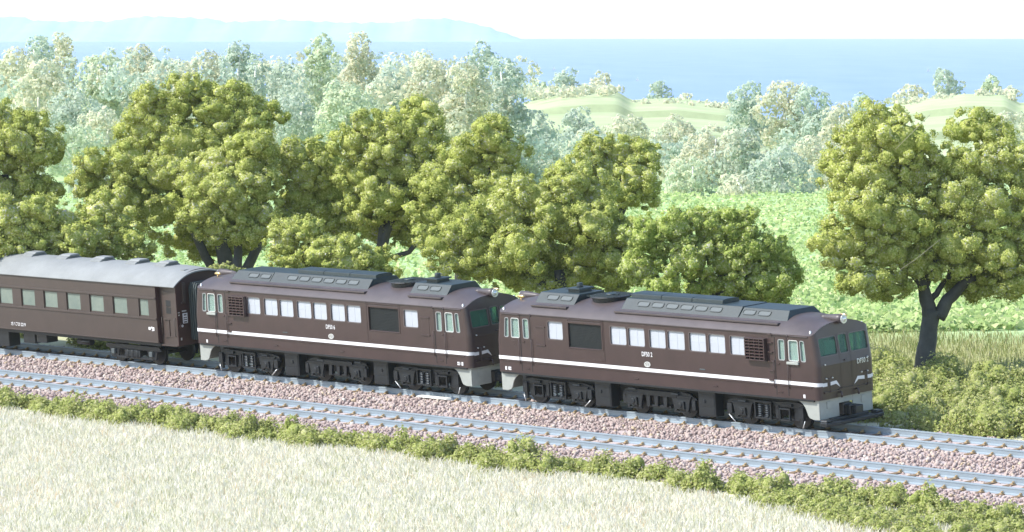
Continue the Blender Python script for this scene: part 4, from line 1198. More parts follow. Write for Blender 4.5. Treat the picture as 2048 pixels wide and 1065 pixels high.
    # bogies
    for xc in (-21.95, XL + 3.2):
        b = MB()
        for sg in (-1, 1):
            b.prism([(xc - 1.75, .62), (xc - 1.7, .76), (xc + 1.7, .76), (xc + 1.85, .62), (xc + 1.7, .58), (xc - 1.6, .58)], sg * .98, sg * 1.10, 'y')
            b.box(xc - 1.25, xc + 1.25, sg * 1.0, sg * 1.08, .20, .28)
            for ax in (xc - 1.22, xc + 1.22):
                b.prism([(ax - .34, .58), (ax + .34, .58), (ax + .22, .22), (ax - .22, .22)], sg * 1.0, sg * 1.07, 'y')
            b.box(xc - .5, xc + .5, sg * .98, sg * 1.12, .30, .56)
            for q in (-.3, 0, .3): b.cyl((xc + q, sg * 1.06, .27), (xc + q, sg * 1.06, .56), .10, None, 10)
        b.box(xc - .3, xc + .3, -1.08, 1.08, .32, .5)
        bo = fin(b, 'bogie', M['chassis'], bevel=0.01)
        for sg in (-1, 1):
            for ax in (xc - 1.22, xc + 1.22):
                fin(MB().box(ax - .10, ax + .10, sg * 1.07, sg * 1.17, .36, .56), 'axle_box', M['slot'], bo, bevel=0.015)
        for ax in (xc - 1.22, xc + 1.22):
            w = MB()
            for sg in (-1, 1): w.cyl((ax, sg * .66, .43), (ax, sg * .78, .43), .43, None, 24); w.cyl((ax, sg * .62, .43), (ax, sg * .66, .43), .46, None, 24)
            w.cyl((ax, -.6, .43), (ax, .6, .43), .07, None, 8); fin(w, 'wheelset', M['chassis'], bo)
    return t
build_coach()

# ================================================================== plants by the line
def px_lobe(px, py, rx, ry, d, dj=0.6):
    dd = d + rng.uniform(-dj, dj)
    k = dd / FPX
    return (sight(px, py, dd), (rx * k, 0.5 * (rx + ry) * k * 0.95, ry * k))
def pxp(px, py, d): return sight(px, py, d)

def tree(name, label, cat, lobes, d, trunk=None, limbs=(), material='leaf', clump=0.402, size=0.037, cover=0.52, dj=0.7, group=None, base=None, twigs=()):
    L_ = []
    for l in lobes:
        px, py, rx, ry = l[0], l[1], l[2] * 1.03, l[3] * 1.03; L_.append(px_lobe(px, py, rx, ry, d + (l[4] if len(l) > 4 else 0), dj))
    if base is None:
        c = np.mean([l[0] for l in L_], axis=0); base = np.array([c[0], c[1], -0.45])
    t = thing(name, label, cat, base, group=group)
    V, F = foliage(L_, AX, clump, size, cover, min_z=-0.4)
    o = link_mesh('crown' if trunk is not None else 'foliage', np_mesh('crown', V - base, F, M[material], 3), t)
    def limb(path, nm):
        pts = [pxp(px, py, d + dz) - base for px, py, r, dz in path]; rr = [r * d / FPX for _, _, r, _ in path]
        # smooth the path
        P, R_ = [pts[0]], [rr[0]]
        for a, b, ra, rb in zip(pts[:-1], pts[1:], rr[:-1], rr[1:]):
            for q in (1 / 3, 2 / 3, 1):
                P.append(a + (b - a) * q + rng.normal(0, .02, 3) * (q < 1)); R_.append(ra + (rb - ra) * q)
        MB().tube(P, R_, 12).build(nm, M['bark'], t)
    if trunk is not None:
        limb(trunk, 'trunk')
        for p in limbs: limb(p, 'limb')
    for tw in twigs:
        MB().tube([pxp(px, py, d + dz) - base for px, py, dz in tw], .008, 5).build('twig', M['twig'], t)
    return t

# right-hand tree
b8 = sight(1850, 757, 164.6)
tree('tree', 'broad olive-green tree with a forked dark trunk standing beside the leading locomotive', 'tree',
     [(1760, 245, 62, 38), (1725, 290, 62, 45), (1805, 285, 62, 52), (1682, 335, 46, 42), (1740, 350, 72, 50), (1825, 350, 52, 48), (1738, 425, 72, 44, -1.2), (1800, 440, 62, 44, -1.0), (1688, 490, 58, 46, -1), (1760, 505, 82, 46, -1.4), (1832, 525, 52, 45, -.5), (1722, 560, 58, 28, -1), (1775, 578, 46, 20),
      (1950, 258, 56, 34, 1), (1985, 270, 40, 30, 1.2), (1925, 335, 62, 46), (2000, 335, 66, 48, .5), (1905, 400, 52, 50), (1975, 425, 76, 56, -1), (2062, 370, 62, 76), (1905, 490, 56, 52, -.6), (1990, 505, 70, 50, -1.3), (2065, 500, 62, 62, -.5), (1960, 560, 66, 34, .3), (2040, 570, 60, 30, -.6), (2110, 440, 60, 70), (2120, 540, 60, 40), (1870, 440, 40, 60, .8), (1850, 520, 50, 30, 1.5)],
     164.6, trunk=[(1846, 772, 32, 0), (1849, 745, 24, 0), (1852, 700, 19, 0), (1858, 655, 17, 0), (1864, 620, 18, 0)],
     limbs=[[(1862, 640, 16, 0), (1852, 600, 14, 0), (1845, 570, 11, 0), (1822, 535, 8, 0), (1780, 480, 5, 0)], [(1876, 635, 15, 0), (1895, 600, 13, 0), (1925, 570, 11, 0), (1960, 545, 8, 0), (2000, 500, 5, 0)], [(1862, 600, 7, .2), (1876, 583, 6, .3), (1890, 560, 5, .5)], [(1850, 570, 10, .2), (1880, 480, 8, .4), (1875, 380, 6, .4), (1840, 300, 4, .2)], [(1900, 560, 8, .4), (1920, 460, 7, .5), (1950, 330, 5, .6)]],
     base=b8, twigs=[[(1800, 540, -2.4), (1830, 520, -2.5), (1880, 480, -2.3)], [(1790, 300, -1.6), (1830, 260, -1.6), (1860, 230, -1.2)]])

# bush right of the middle, behind the leading engine
tree('bush', 'wide dusty green bush with dark gaps behind the roof of the leading locomotive', 'bush',
     [(1290, 475, 45, 40), (1345, 455, 52, 36), (1395, 440, 35, 26), (1425, 462, 52, 42), (1478, 460, 44, 38), (1490, 440, 22, 24), (1540, 510, 46, 40), (1455, 525, 62, 38, -.8), (1375, 520, 56, 40, -.8), (1285, 535, 42, 40, -.6), (1325, 570, 42, 22, -.4), (1530, 560, 56, 30, -.4), (1575, 550, 28, 34), (1505, 500, 40, 36), (1425, 572, 52, 20), (1480, 580, 60, 20, .3), (1400, 600, 80, 24, .6), (1530, 600, 50, 20, .6)],
     171.5, trunk=[(1440, 690, 14, 0), (1442, 600, 12, 0), (1446, 540, 8, 0)], limbs=[[(1442, 610, 8, 0), (1380, 560, 6, 0), (1350, 500, 4, 0)], [(1442, 610, 8, 0), (1500, 550, 6, 0), (1540, 520, 4, 0)]],
     material='leaf2', clump=0.34, size=0.05)

# front mass in the middle
tree('tree', 'wide low-branched olive tree in front, rising above the gap between the two locomotives', 'tree',
     [(1062, 395, 62, 40), (1140, 370, 60, 40), (1185, 395, 50, 42), (1110, 430, 76, 46, -.8), (1190, 445, 56, 44, -.6), (1010, 425, 62, 42), (940, 455, 56, 40), (880, 485, 50, 40), (965, 500, 60, 42, -.8), (1040, 495, 60, 44, -1), (1180, 505, 56, 42, -.8), (1232, 470, 40, 40), (1225, 520, 40, 36, -.3), (1165, 550, 42, 30, -.6), (905, 525, 40, 24, -.3), (955, 540, 44, 22, -.3), (1030, 550, 56, 30, .2), (1100, 520, 70, 50, .8), (1215, 560, 50, 24, .5), (1100, 570, 60, 24, 1)],
     177, trunk=[(1120, 690, 18, 0), (1122, 600, 15, 0), (1120, 540, 12, 0)], limbs=[[(1122, 600, 10, 0), (1060, 540, 8, 0), (1000, 480, 5, 0)], [(1122, 600, 10, 0), (1170, 540, 8, 0), (1190, 460, 5, 0)]], clump=0.40)

# small round crown right of it
tree('tree', 'small round-topped olive tree rising behind the wide low-branched one', 'tree',
     [(1190, 290, 34, 26), (1238, 308, 46, 30), (1290, 312, 36, 34), (1275, 355, 48, 40), (1215, 340, 46, 36), (1290, 390, 34, 24), (1240, 385, 40, 30), (1170, 320, 30, 28), (1180, 380, 40, 40)],
     183, trunk=[(1235, 640, 12, 0), (1236, 520, 10, 0), (1238, 400, 7, 0)], limbs=[[(1236, 440, 6, 0), (1270, 380, 4, 0), (1285, 340, 3, 0)]], clump=0.36)
# tree left of the wide one
tree('tree', 'olive tree with a narrow top between the tallest middle tree and the wide one', 'tree',
     [(980, 255, 34, 26), (985, 280, 42, 34), (1018, 305, 36, 38), (930, 312, 52, 34), (960, 345, 66, 42), (885, 375, 50, 40), (1005, 365, 48, 36), (920, 400, 60, 40, -.4), (870, 430, 44, 36, -.2), (985, 400, 50, 40), (900, 455, 40, 30)],
     184, trunk=[(925, 680, 15, 0), (922, 560, 13, 0), (926, 440, 9, 0)], limbs=[[(922, 520, 7, 0), (870, 450, 5, 0)], [(922, 520, 8, 0), (970, 420, 6, 0), (985, 300, 3, 0)]], clump=0.40)
# tallest middle tree
tree('tree', 'tallest olive tree of the middle clump, its crown leaning over a dark fork', 'tree',
     [(828, 222, 40, 24), (855, 245, 38, 30), (795, 262, 52, 32), (725, 248, 32, 24), (712, 285, 46, 36), (770, 300, 62, 40), (845, 285, 46, 42), (875, 300, 18, 40), (800, 340, 70, 44, -.4), (735, 350, 60, 44, -.2), (855, 340, 36, 40), (765, 400, 66, 40, -.5), (840, 385, 40, 40), (720, 415, 46, 36), (805, 440, 56, 36, .2), (840, 430, 30, 34), (770, 460, 44, 26, .6), (820, 470, 34, 22, .4)],
     188, trunk=[(752, 660, 15, 0), (754, 560, 13, 0), (760, 500, 11, 0), (785, 440, 8, 0)], limbs=[[(756, 525, 6, 0), (785, 515, 5, 0), (818, 505, 5, 0), (845, 472, 4, 0)], [(760, 500, 8, 0), (765, 440, 6, 0), (740, 380, 4, 0)]], clump=0.40)
# companion left of it
tree('tree', 'olive tree filling the space between the big domed tree and the tallest middle tree', 'tree',
     [(585, 308, 42, 32), (635, 302, 40, 28), (610, 345, 48, 34), (660, 330, 34, 36), (655, 385, 52, 38), (600, 400, 46, 34, -.3), (690, 420, 40, 36), (640, 430, 52, 34, -.4), (580, 440, 40, 30, -.3), (690, 460, 36, 30, .4)],
     190, trunk=[(640, 660, 13, 0), (636, 540, 11, 0), (632, 420, 7, 0)], limbs=[[(636, 500, 6, 0), (600, 430, 4, 0)], [(636, 500, 6, 0), (670, 420, 4, 0)]], clump=0.38)
tree('bush', 'low light-tipped olive bush in front of the tallest middle tree', 'bush',
     [(572, 485, 40, 40), (612, 462, 40, 32), (585, 525, 42, 28, -.4), (640, 512, 48, 34, -.5), (690, 500, 40, 30), (700, 528, 54, 26, -.6), (752, 522, 36, 30, -.4), (640, 545, 60, 22, -.2), (740, 550, 50, 20, -.2)],
     182, clump=0.32, size=0.037, trunk=[(650, 650, 10, 0), (650, 560, 8, 0), (650, 520, 5, 0)])

# big domed tree on the left
tree('tree', 'big domed olive tree on three dark stems behind the end of the coach', 'tree',
     [(370, 172, 30, 22), (405, 185, 40, 24), (465, 195, 46, 26), (520, 215, 40, 22), (560, 232, 24, 12), (300, 190, 30, 24), (295, 215, 40, 26), (345, 220, 60, 34), (430, 225, 66, 34), (500, 245, 50, 24), (300, 265, 62, 46), (370, 285, 76, 50, -.3), (440, 270, 60, 36), (265, 320, 52, 54), (340, 345, 72, 56, -.4), (188, 325, 34, 32), (180, 365, 34, 34), (205, 395, 44, 34), (250, 400, 52, 42), (320, 420, 62, 46), (410, 430, 62, 50, .8), (380, 480, 50, 30, .8), (470, 480, 56, 32, .6), (430, 500, 50, 20, 1)],
     193, trunk=[(462, 640, 24, 0), (458, 590, 21, 0), (452, 530, 17, 0), (440, 470, 13, 0), (420, 380, 9, 0)],
     limbs=[[(452, 600, 11, 0), (425, 540, 10, 0), (405, 500, 9, 0), (370, 430, 6, 0), (320, 340, 4, 0)], [(468, 600, 12, 0), (490, 545, 11, 0), (515, 495, 9, 0), (530, 440, 7, 0), (500, 330, 4, 0)]], clump=0.402,
     twigs=[[(545, 315, -3), (555, 350, -3.2), (575, 385, -3)], [(495, 430, -3.4), (502, 470, -3.4), (505, 500, -3)]])
tree('tree', 'rounded pale-topped olive tree in front of the big domed tree', 'tree',
     [(510, 285, 34, 24), (480, 305, 44, 26), (530, 300, 24, 34), (435, 335, 60, 36), (500, 335, 50, 36), (395, 370, 46, 46), (455, 385, 60, 46, -.5), (520, 375, 36, 50), (410, 415, 50, 36, -.3), (480, 425, 60, 36, -.4), (530, 430, 26, 36, .2), (440, 460, 50, 24, .3), (500, 465, 40, 26, .4)],
     188, trunk=[(470, 640, 12, .5), (474, 540, 10, .5), (476, 440, 7, .5)], clump=0.40)
# left edge
tree('tree', 'dark olive tree in two tiers, cut off by the picture edge above the coach', 'tree',
     [(15, 240, 40, 32), (60, 250, 34, 26), (-30, 250, 50, 46), (30, 285, 52, 38), (90, 285, 34, 36), (20, 325, 50, 24), (-40, 320, 60, 50), (75, 315, 30, 24), (60, 370, 52, 22), (15, 375, 50, 26), (105, 378, 24, 16), (-40, 390, 60, 36), (20, 400, 60, 20)],
     194, trunk=[(10, 640, 15, 0), (8, 480, 12, 0), (10, 350, 8, 0)], clump=0.40)
tree('bush', 'low olive bush below the two-tier olive tree, behind the coach roof', 'bush',
     [(15, 430, 44, 32), (75, 425, 46, 30), (125, 440, 40, 32), (40, 465, 50, 30, -.3), (100, 475, 50, 28, -.3), (-30, 450, 40, 40), (150, 475, 34, 30), (20, 500, 60, 26), (110, 510, 60, 22), (-40, 500, 50, 30)],
     186, clump=0.38, size=0.05)
tree('bush', 'low olive bush under the big domed tree, above the coach ventilators', 'bush',
     [(200, 425, 42, 32), (240, 450, 40, 34), (265, 480, 34, 30), (190, 470, 40, 30, -.3), (230, 500, 52, 24, -.2), (180, 505, 40, 20), (285, 505, 24, 16)],
     188, clump=0.38, size=0.05)
tree('bush', 'small tuft of green foliage behind the coach end below the three stems', 'bush',
     [(430, 540, 16, 12), (455, 538, 14, 12), (480, 545, 14, 9), (440, 560, 30, 16), (470, 565, 26, 14)], 182, material='shrub', clump=0.2, size=0.05)

# low ground cover: one mass in front of the empty track, one round the right-hand tree
def cover(name, pts, radii, heights, material, size, label=None):
    Cs, Ns, items = [], [], []
    for (x, y), r, h in zip(pts, radii, heights):
        k = min(int(4.2 * (r / size) * ((r + h) * .5 / size)), 330)
        S = rng.normal(0, 1, (k, 3)); S[:, 2] = np.abs(S[:, 2]); S /= np.linalg.norm(S, axis=1, keepdims=True)
        lump = 1 + rng.normal(0, .13, (k, 1))
        c = np.array([x, y, -0.42])
        for q in range(4):
            a = rng.uniform(0, 6.28); e = rng.uniform(.1, .6)
            items.append((c + np.array([math.cos(a) * r * e, math.sin(a) * r * e, h * rng.uniform(.15, .75)]), np.array([r, r, (r + h) * .5]) * rng.uniform(.26, .46), np.array([0, 0, 1.0])))
        Cs.append(c + S * lump * np.array([r, r, h])); Ns.append(S + np.array([0, 0, .3]))
    V, F = flakes(np.concatenate(Cs), np.concatenate(Ns), size)
    V2, T2 = lumps(items, -0.5, False)
    V, F = join(V, quads_to_tris(F), V2, T2)
    o = link_mesh(name, np_mesh(name, V, F, M[material], 3)); tag(o, kind='stuff')
    return o
n = 420
x = rng.uniform(-34, 42, n); y = -9.15 + rng.normal(0, .33, n) + 0.25 * np.sin(x * .55) + 0.18 * np.sin(x * 1.7)
r = rng.uniform(.22, .5, n); h = rng.uniform(.25, .62, n) * np.where(rng.uniform(0, 1, n) < .08, 1.5, 1)
x2 = rng.uniform(21.5, 36, 130); y2 = -9.9 - rng.uniform(0, 1, 130) * np.clip((x2 - 20) * .28, 0, 3.2)
sel = wedge(np.stack([np.r_[x, x2], np.r_[y, y2], np.full(n + 130, -.3)], -1))
P = np.stack([np.r_[x, x2], np.r_[y, y2]], -1)[sel]
cover('low_shrubs', P, np.r_[r, rng.uniform(.25, .5, 130)][sel], np.r_[h, rng.uniform(.2, .45, 130)][sel], 'shrub', 0.05)
n = 420
x = rng.uniform(1.0, 32, n); y = 2.5 + rng.uniform(0, 1, n) ** 1.2 * (10.5 - np.clip((x - 8) * .22, 0, 5.5))
P = np.stack([x, y], -1); sel = wedge(np.stack([x, y, np.full(n, -.2)], -1))
cover('ground_cover', P[sel], rng.uniform(.35, .75, n)[sel], rng.uniform(.35, .95, n)[sel], 'shrub', 0.055)
# thin fringe of the same mass behind the train, seen under the coach
n = 120
x = rng.uniform(-36, 1, n); y = rng.uniform(3.2, 8.5, n); P = np.stack([x, y], -1)
cover('ground_cover', P, rng.uniform(.4, .8, n), rng.uniform(.3, .7, n), 'shrub', 0.07)

# grass: straw-pale in front, yellowing behind the right-hand tree
def blades(P, length, width, lean_, material, name, up=(0, 0, 1)):
    n = len(P); upv = np.array(up, float)
    yaw = rng.uniform(0, 2 * math.pi, n); l = length * rng.uniform(.55, 1.25, n); w = width * rng.uniform(.7, 1.3, n)
    side = np.stack([np.cos(yaw), np.sin(yaw), np.zeros(n)], -1)
    lv = np.stack([rng.normal(0.1, lean_, n), rng.normal(-0.05, lean_, n), np.zeros(n)], -1)
    mid = P + (upv * .55 + lv * .35) * l[:, None]; tip = P + (upv * .95 + lv * 1.1) * l[:, None]
    V = np.stack([P - side * w[:, None] * .5, P + side * w[:, None] * .5, mid + side * w[:, None] * .45, tip, mid - side * w[:, None] * .45], 1).reshape(-1, 3)
    b = 5 * np.arange(n)[:, None]
    F = np.concatenate([b + np.array([[0, 1, 2, 4]])], 0); T = b + np.array([[4, 2, 3, 3]])
    me = bpy.data.meshes.new(name)
    Vn = V; me.vertices.add(len(Vn)); me.vertices.foreach_set('co', Vn.astype(np.float32).ravel())
    loops = np.concatenate([np.concatenate([b + np.array([[0, 1, 2, 4]]), b + np.array([[4, 2, 3]])], 1)], 0).ravel()
    me.loops.add(len(loops)); me.loops.foreach_set('vertex_index', loops.astype(np.int32))
    me.polygons.add(2 * n)
    st = (7 * np.arange(n)[:, None] + np.array([[0, 4]])).ravel(); me.polygons.foreach_set('loop_start', st.astype(np.int32))
    me.polygons.foreach_set('loop_total', np.tile([4, 3], n).astype(np.int32))
    me.materials.append(M[material]); me.update(calc_edges=True)
    return tag(link_mesh(name, me), kind='stuff')
n = 420000
P = np.stack([rng.uniform(-32, 42, n), rng.uniform(-34, -9.55, n), np.full(n, -0.43)], -1)
P = P[wedge(P, -260, 2300, 1190)]
# thin, patchy at the edge of the shrubs
edge = -9.75 + 0.25 * np.sin(P[:, 0] * .55)
P = P[(P[:, 1] < edge) & (rng.uniform(0, 1, len(P)) < 0.9)]
if len(P) > 120000: P = P[rng.choice(len(P), 120000, replace=False)]
blades(P, 0.27, 0.031, 0.30, 'straw', 'straw_grass')
n = 70000
P = np.stack([rng.uniform(-8, 40, n), rng.uniform(5, 33, n)], -1)
Q = np.concatenate([P, np.full((n, 1), -.42)], 1)
rd = (Q - CAM_C); rr_, dd_ = rd @ SIDE, rd @ AHEAD
Q = CAM_C + rr_[:, None] * SIDE + dd_[:, None] * AHEAD + (ground_at(rr_, dd_))[:, None] * UP
k = wedge(Q) & (Q[:, 1] > 6) & ((Q[:, 1] - 9.0 - np.clip(Q[:, 0], 0, 30) * 0.25) < rng.uniform(9.0, 14.0, n))
blades(Q[k], 0.25, 0.034, 0.22, 'grass_yellow', 'yellow_grass')

# crop rows beyond
n = 19000
d = 178 + rng.uniform(0, 1, n) ** 1.5 * 235; px = rng.uniform(-60, 2120, n)
dens = np.where(px > 1000, 1.0, 0.55); k = rng.uniform(0, 1, n) < dens; d = d[k]; px = px[k]
r_ = (px - 1024) / FPX * d
P = CAM_C + r_[:, None] * SIDE + d[:, None] * AHEAD + ground_at(r_, d)[:, None] * UP
k = (P[:, 1] - 9.0 - np.clip(P[:, 0], 0, 30) * 0.25) > 10.5
P = P[k]
C = (P[:, None] + rng.normal(0, .22, (len(P), 5, 3)) * np.array([1, 1, .35]) + UP * 0.22).reshape(-1, 3)
Nn = rng.normal(0, .5, (len(C), 3)) + np.array([0, -.35, 1.0])
V, F = flakes(C, Nn, 0.15, .35)
tag(link_mesh('field_crop', np_mesh('field_crop', V, F, M['crop'])), kind='stuff')

# ================================================================== far woodland
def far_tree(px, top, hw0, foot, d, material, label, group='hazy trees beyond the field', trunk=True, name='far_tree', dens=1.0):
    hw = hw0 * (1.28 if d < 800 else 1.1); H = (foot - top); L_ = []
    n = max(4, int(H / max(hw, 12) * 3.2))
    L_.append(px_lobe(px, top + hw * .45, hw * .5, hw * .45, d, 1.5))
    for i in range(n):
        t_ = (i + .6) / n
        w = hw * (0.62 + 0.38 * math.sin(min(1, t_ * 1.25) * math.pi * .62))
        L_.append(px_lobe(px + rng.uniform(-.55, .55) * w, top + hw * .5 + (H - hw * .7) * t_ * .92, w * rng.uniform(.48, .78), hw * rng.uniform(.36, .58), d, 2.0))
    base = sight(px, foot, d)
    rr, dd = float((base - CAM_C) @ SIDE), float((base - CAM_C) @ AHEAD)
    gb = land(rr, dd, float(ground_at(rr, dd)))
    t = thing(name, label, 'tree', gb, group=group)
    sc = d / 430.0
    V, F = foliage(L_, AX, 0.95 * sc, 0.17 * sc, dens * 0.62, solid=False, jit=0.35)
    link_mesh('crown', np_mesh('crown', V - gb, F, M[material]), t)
    if trunk:
        a = sight(px, foot, d); b = sight(px + rng.uniform(-8, 8), (foot + top) / 2, d); c = sight(px + rng.uniform(-12, 12), top + H * .15, d)
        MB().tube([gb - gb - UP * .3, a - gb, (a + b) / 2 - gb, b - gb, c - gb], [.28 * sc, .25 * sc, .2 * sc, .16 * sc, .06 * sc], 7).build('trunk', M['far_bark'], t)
    return t
FT = [
 (78, 70, 24, 190, 470, 'far_teal', 'dark bluish round-headed tree poking above the pale wood against the sea, above the coach'),
 (122, 66, 24, 200, 480, 'far_beige', 'pale slim tree touching the dark round-headed one, above the coach'),
 (28, 98, 46, 250, 440, 'far_beige', 'pale silvery tree rising directly over the two-tier olive tree'),
 (85, 130, 46, 280, 420, 'far_beige', 'pale whitish tree just below the dark round-headed one'),
 (205, 108, 50, 250, 450, 'far_lime', 'pale yellow-green broad tree between the two-tier and the big domed olive trees'),
 (140, 185, 46, 290, 410, 'far_grey', 'low grey-green tree seen between the two-tier and big domed olive trees'),
 (212, 215, 34, 300, 405, 'far_beige', 'small pinkish pale tree tucked against the shoulder of the big domed tree'),
 (275, 92, 42, 240, 460, 'far_beige', 'pale tree standing above the coach-side shoulder of the big domed tree'),
 (340, 118, 44, 240, 455, 'far_beige', 'pale tree directly behind the peak of the big domed tree'),
 (410, 104, 46, 240, 450, 'far_beige', 'pinkish pale tree behind the flat top of the big domed tree'),
 (478, 84, 34, 240, 470, 'far_teal', 'tall bluish green tree with a leaning top above the big domed tree'),
 (516, 112, 26, 240, 465, 'far_teal', 'bluish tree behind the long sloping shoulder of the big domed tree'),
 (562, 126, 22, 270, 450, 'far_grey', 'narrow dark bluish tree beyond the drooping tip of the big domed tree'),
 (600, 190, 40, 290, 425, 'far_grey', 'shaded grey-green tree over the dip between the big domed and tallest middle trees'),
 (646, 72, 30, 270, 440, 'far_lime', 'tall slender yellow-green tree, greener one of the tall pair against the sea'),
 (718, 68, 32, 260, 445, 'far_beige', 'tall slender sandy tree, sandier one of the tall pair against the sea'),
 (690, 170, 48, 290, 420, 'far_lime', 'pale green broad tree directly below the tall slender pair'),
 (775, 150, 36, 270, 435, 'far_teal', 'bluish tree between the tall slender pair and the broad silvery tree'),
 (848, 118, 54, 280, 430, 'far_beige', 'broad silvery tree above the tallest middle tree'),
 (925, 128, 44, 300, 425, 'far_beige', 'silvery tree with a white stem above the narrow-topped olive tree'),
 (958, 90, 34, 240, 450, 'far_teal', 'dark bluish tree with a bushy top above the narrow-topped olive tree'),
 (1010, 118, 34, 290, 440, 'far_teal', 'dark bluish tree ending the dense wood, beside the terraced headland'),
 (1075, 162, 24, 205, 905, 'far_lime', 'small yellow-green tree where the terraced headland meets the dense wood'),
 (1135, 138, 28, 200, 905, 'far_teal', 'bluish round tree on the crest of the nearer terraced headland'),
 (1205, 146, 26, 196, 900, 'far_beige', 'pale tree at the seaward end of the crest scrub on the nearer headland'),
 (1316, 162, 22, 204, 905, 'far_teal', 'lone small bluish tree on the smooth part of the nearer headland'),
 (1370, 186, 14, 206, 905, 'far_beige', 'tiny pale bush beside the lone small bluish tree on the headland'),
 (1158, 218, 34, 300, 520, 'far_grey', 'dark grey-green tree on the slope below the terraced headland'),
 (1080, 250, 34, 330, 480, 'far_beige', 'pale bush on the slope between the narrow-topped and the small round-topped olive trees'),
 (1255, 230, 44, 310, 500, 'far_beige', 'pale bushy tree on the slope over the small round-topped olive tree'),
 (1345, 240, 50, 370, 450, 'far_beige', 'pale speckled tree between the small round-topped olive tree and the high grove'),
 (1425, 258, 50, 390, 430, 'far_beige', 'broad pale speckled tree above the wide dusty bush'),
 (1380, 320, 44, 410, 405, 'far_lime', 'pale yellow-green tree at the top of the crop field'),
 (1500, 165, 34, 300, 460, 'far_teal', 'bluish tree on the headland side of the high grove against the sea'),
 (1568, 160, 46, 330, 455, 'far_beige', 'tallest pinkish tree of the high grove against the sea'),
 (1625, 178, 40, 340, 450, 'far_teal', 'bluish tree of the high grove on the side of the broad forked tree'),
 (1495, 260, 36, 380, 425, 'far_grey', 'dark shaded tree below the bluish tree of the high grove'),
 (1560, 300, 56, 405, 410, 'far_grey', 'dark grey-green round tree at the top edge of the crop field'),
 (1632, 270, 46, 400, 420, 'far_beige', 'pale tree touching the side of the broad forked tree, above the crop field'),
 (1480, 350, 34, 415, 400, 'far_beige', 'low pale bush at the top edge of the crop field'),
 (1690, 210, 44, 380, 440, 'far_beige', 'pale tree peeping out behind the upper crown of the broad forked tree'),
 (1720, 190, 20, 240, 480, 'far_teal', 'small bluish tree just above the broad forked tree'),
 (1820, 172, 26, 208, 885, 'far_beige', 'pale tree on the farther headland, between its crest and the broad forked tree'),
 (1890, 138, 32, 196, 885, 'far_teal', 'bluish round tree on the crest of the farther headland'),
 (1985, 152, 22, 194, 885, 'far_lime', 'small green tree at the outer end of the farther headland'),
 (150, 250, 54, 330, 380, 'far_lime', 'pale lime-green bush below the pinkish tree, between two-tier and big domed trees'),
 (2010, 230, 60, 340, 500, 'far_beige', 'pale bushy tree behind the small top crown of the broad forked tree'),
 (1040, 300, 46, 400, 430, 'far_lime', 'pale green tree filling the gap beside the small round-topped olive tree'),
 (1255, 300, 44, 420, 420, 'far_beige', 'pale tree hidden partly behind the crown of the small round-topped olive tree'),
 (1320, 400, 36, 440, 380, 'far_lime', 'low light green bush between the small round-topped olive tree and the crop field'),
]
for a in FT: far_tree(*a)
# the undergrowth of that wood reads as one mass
for nm, mt, seed_n in (('pale', 'far_beige', 110), ('muted', 'far_grey', 90), ('green', 'far_teal', 60)):
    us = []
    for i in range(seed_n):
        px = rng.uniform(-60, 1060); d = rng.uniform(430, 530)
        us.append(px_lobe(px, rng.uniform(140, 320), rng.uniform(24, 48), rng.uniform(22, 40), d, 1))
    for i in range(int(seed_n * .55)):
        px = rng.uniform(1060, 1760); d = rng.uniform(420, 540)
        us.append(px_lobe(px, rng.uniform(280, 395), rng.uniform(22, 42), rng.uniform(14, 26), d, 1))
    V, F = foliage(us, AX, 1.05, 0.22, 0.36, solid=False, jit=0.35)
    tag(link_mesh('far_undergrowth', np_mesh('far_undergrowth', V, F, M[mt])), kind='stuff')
us = []
for a, b, y0, y1, n_ in ((1050, 1250, 186, 178, 34), (1250, 1480, 202, 212, 18), (1785, 2035, 206, 186, 36)):
    for i in range(n_):
        q = rng.uniform(0, 1); us.append(px_lobe(a + (b - a) * q, y0 + (y1 - y0) * q + rng.uniform(-4, 6), rng.uniform(7, 15), rng.uniform(4, 9), rng.uniform(862, 898), 1))
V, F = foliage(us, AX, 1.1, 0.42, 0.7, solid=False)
tag(link_mesh('headland_scrub', np_mesh('headland_scrub', V, F, M['far_beige'])), kind='stuff')
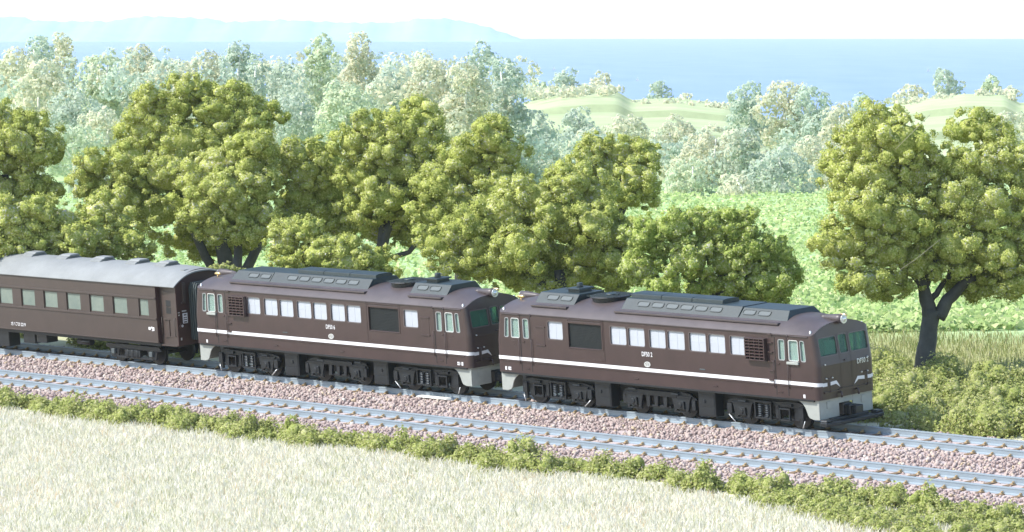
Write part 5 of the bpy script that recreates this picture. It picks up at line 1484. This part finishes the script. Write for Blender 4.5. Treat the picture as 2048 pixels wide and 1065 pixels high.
# sails far out
for (px, py, lab) in ((1108, 140, 'small white sail on the sea above the headland trees'), (1275, 162, 'tiny white sail on the sea near the lone headland tree'), (1856, 143, 'small white sail on the sea beside the farther headland')):
    d = 40 / ((py - SEA_ROW) / FPX); p = land((px - 1024) / FPX * d, d, SEA_H)
    k = d / FPX
    t = thing('sailing_boat', lab, 'boat', p, group='white sails far out at sea')
    mbs = MB(); A = SIDE * k; U = UP * k; W = AHEAD * k
    mbs.add([-A * 3, A * .2, U * 7.5 - A * .2, -A * 3 + W * .4, A * .2 + W * .4, U * 7.5 - A * .2 + W * .4], [(0, 1, 2), (5, 4, 3), (0, 3, 4, 1), (1, 4, 5, 2), (2, 5, 3, 0)]); mbs.add([A * .4, A * 2.6, U * 6, A * .4 + W * .4, A * 2.6 + W * .4, U * 6 + W * .4], [(0, 1, 2), (5, 4, 3), (0, 3, 4, 1), (1, 4, 5, 2), (2, 5, 3, 0)])
    mbs.build('sail', M['white'], t)
    hb = MB().add([-A * 3.4 - U * .2, A * 3.4 - U * .2, A * 4 + U * 1, -A * 3.8 + U * 1, -A * 3.4 - U * .2 + W * 1.5, A * 3.4 - U * .2 + W * 1.5, A * 4 + U + W * 1.5, -A * 3.8 + U + W * 1.5], [(0, 1, 2, 3), (7, 6, 5, 4), (0, 4, 5, 1), (1, 5, 6, 2), (2, 6, 7, 3), (3, 7, 4, 0)])
    hb.build('hull', M['white'], t)

# ---- air: one closed box of thin haze round everything
HAZE = 0.00005
hz = MB().box(-4700, 4700, -300, 12300, SEA_H - 75, 40)
hm = bpy.data.materials.new('thin_sea_haze'); hm.use_nodes = True
nt = hm.node_tree; nt.nodes.clear()
ho = nt.nodes.new('ShaderNodeOutputMaterial'); pv = nt.nodes.new('ShaderNodeVolumePrincipled')
pv.inputs['Color'].default_value = (0.93, 0.97, 1.0, 1); pv.inputs['Density'].default_value = HAZE; pv.inputs['Anisotropy'].default_value = 0.3
nt.links.new(pv.outputs['Volume'], ho.inputs['Volume'])
if HAZE > 0:
    haze = hz.build('haze', hm); tag(haze, kind='stuff'); haze.matrix_world = sea.matrix_world.copy()
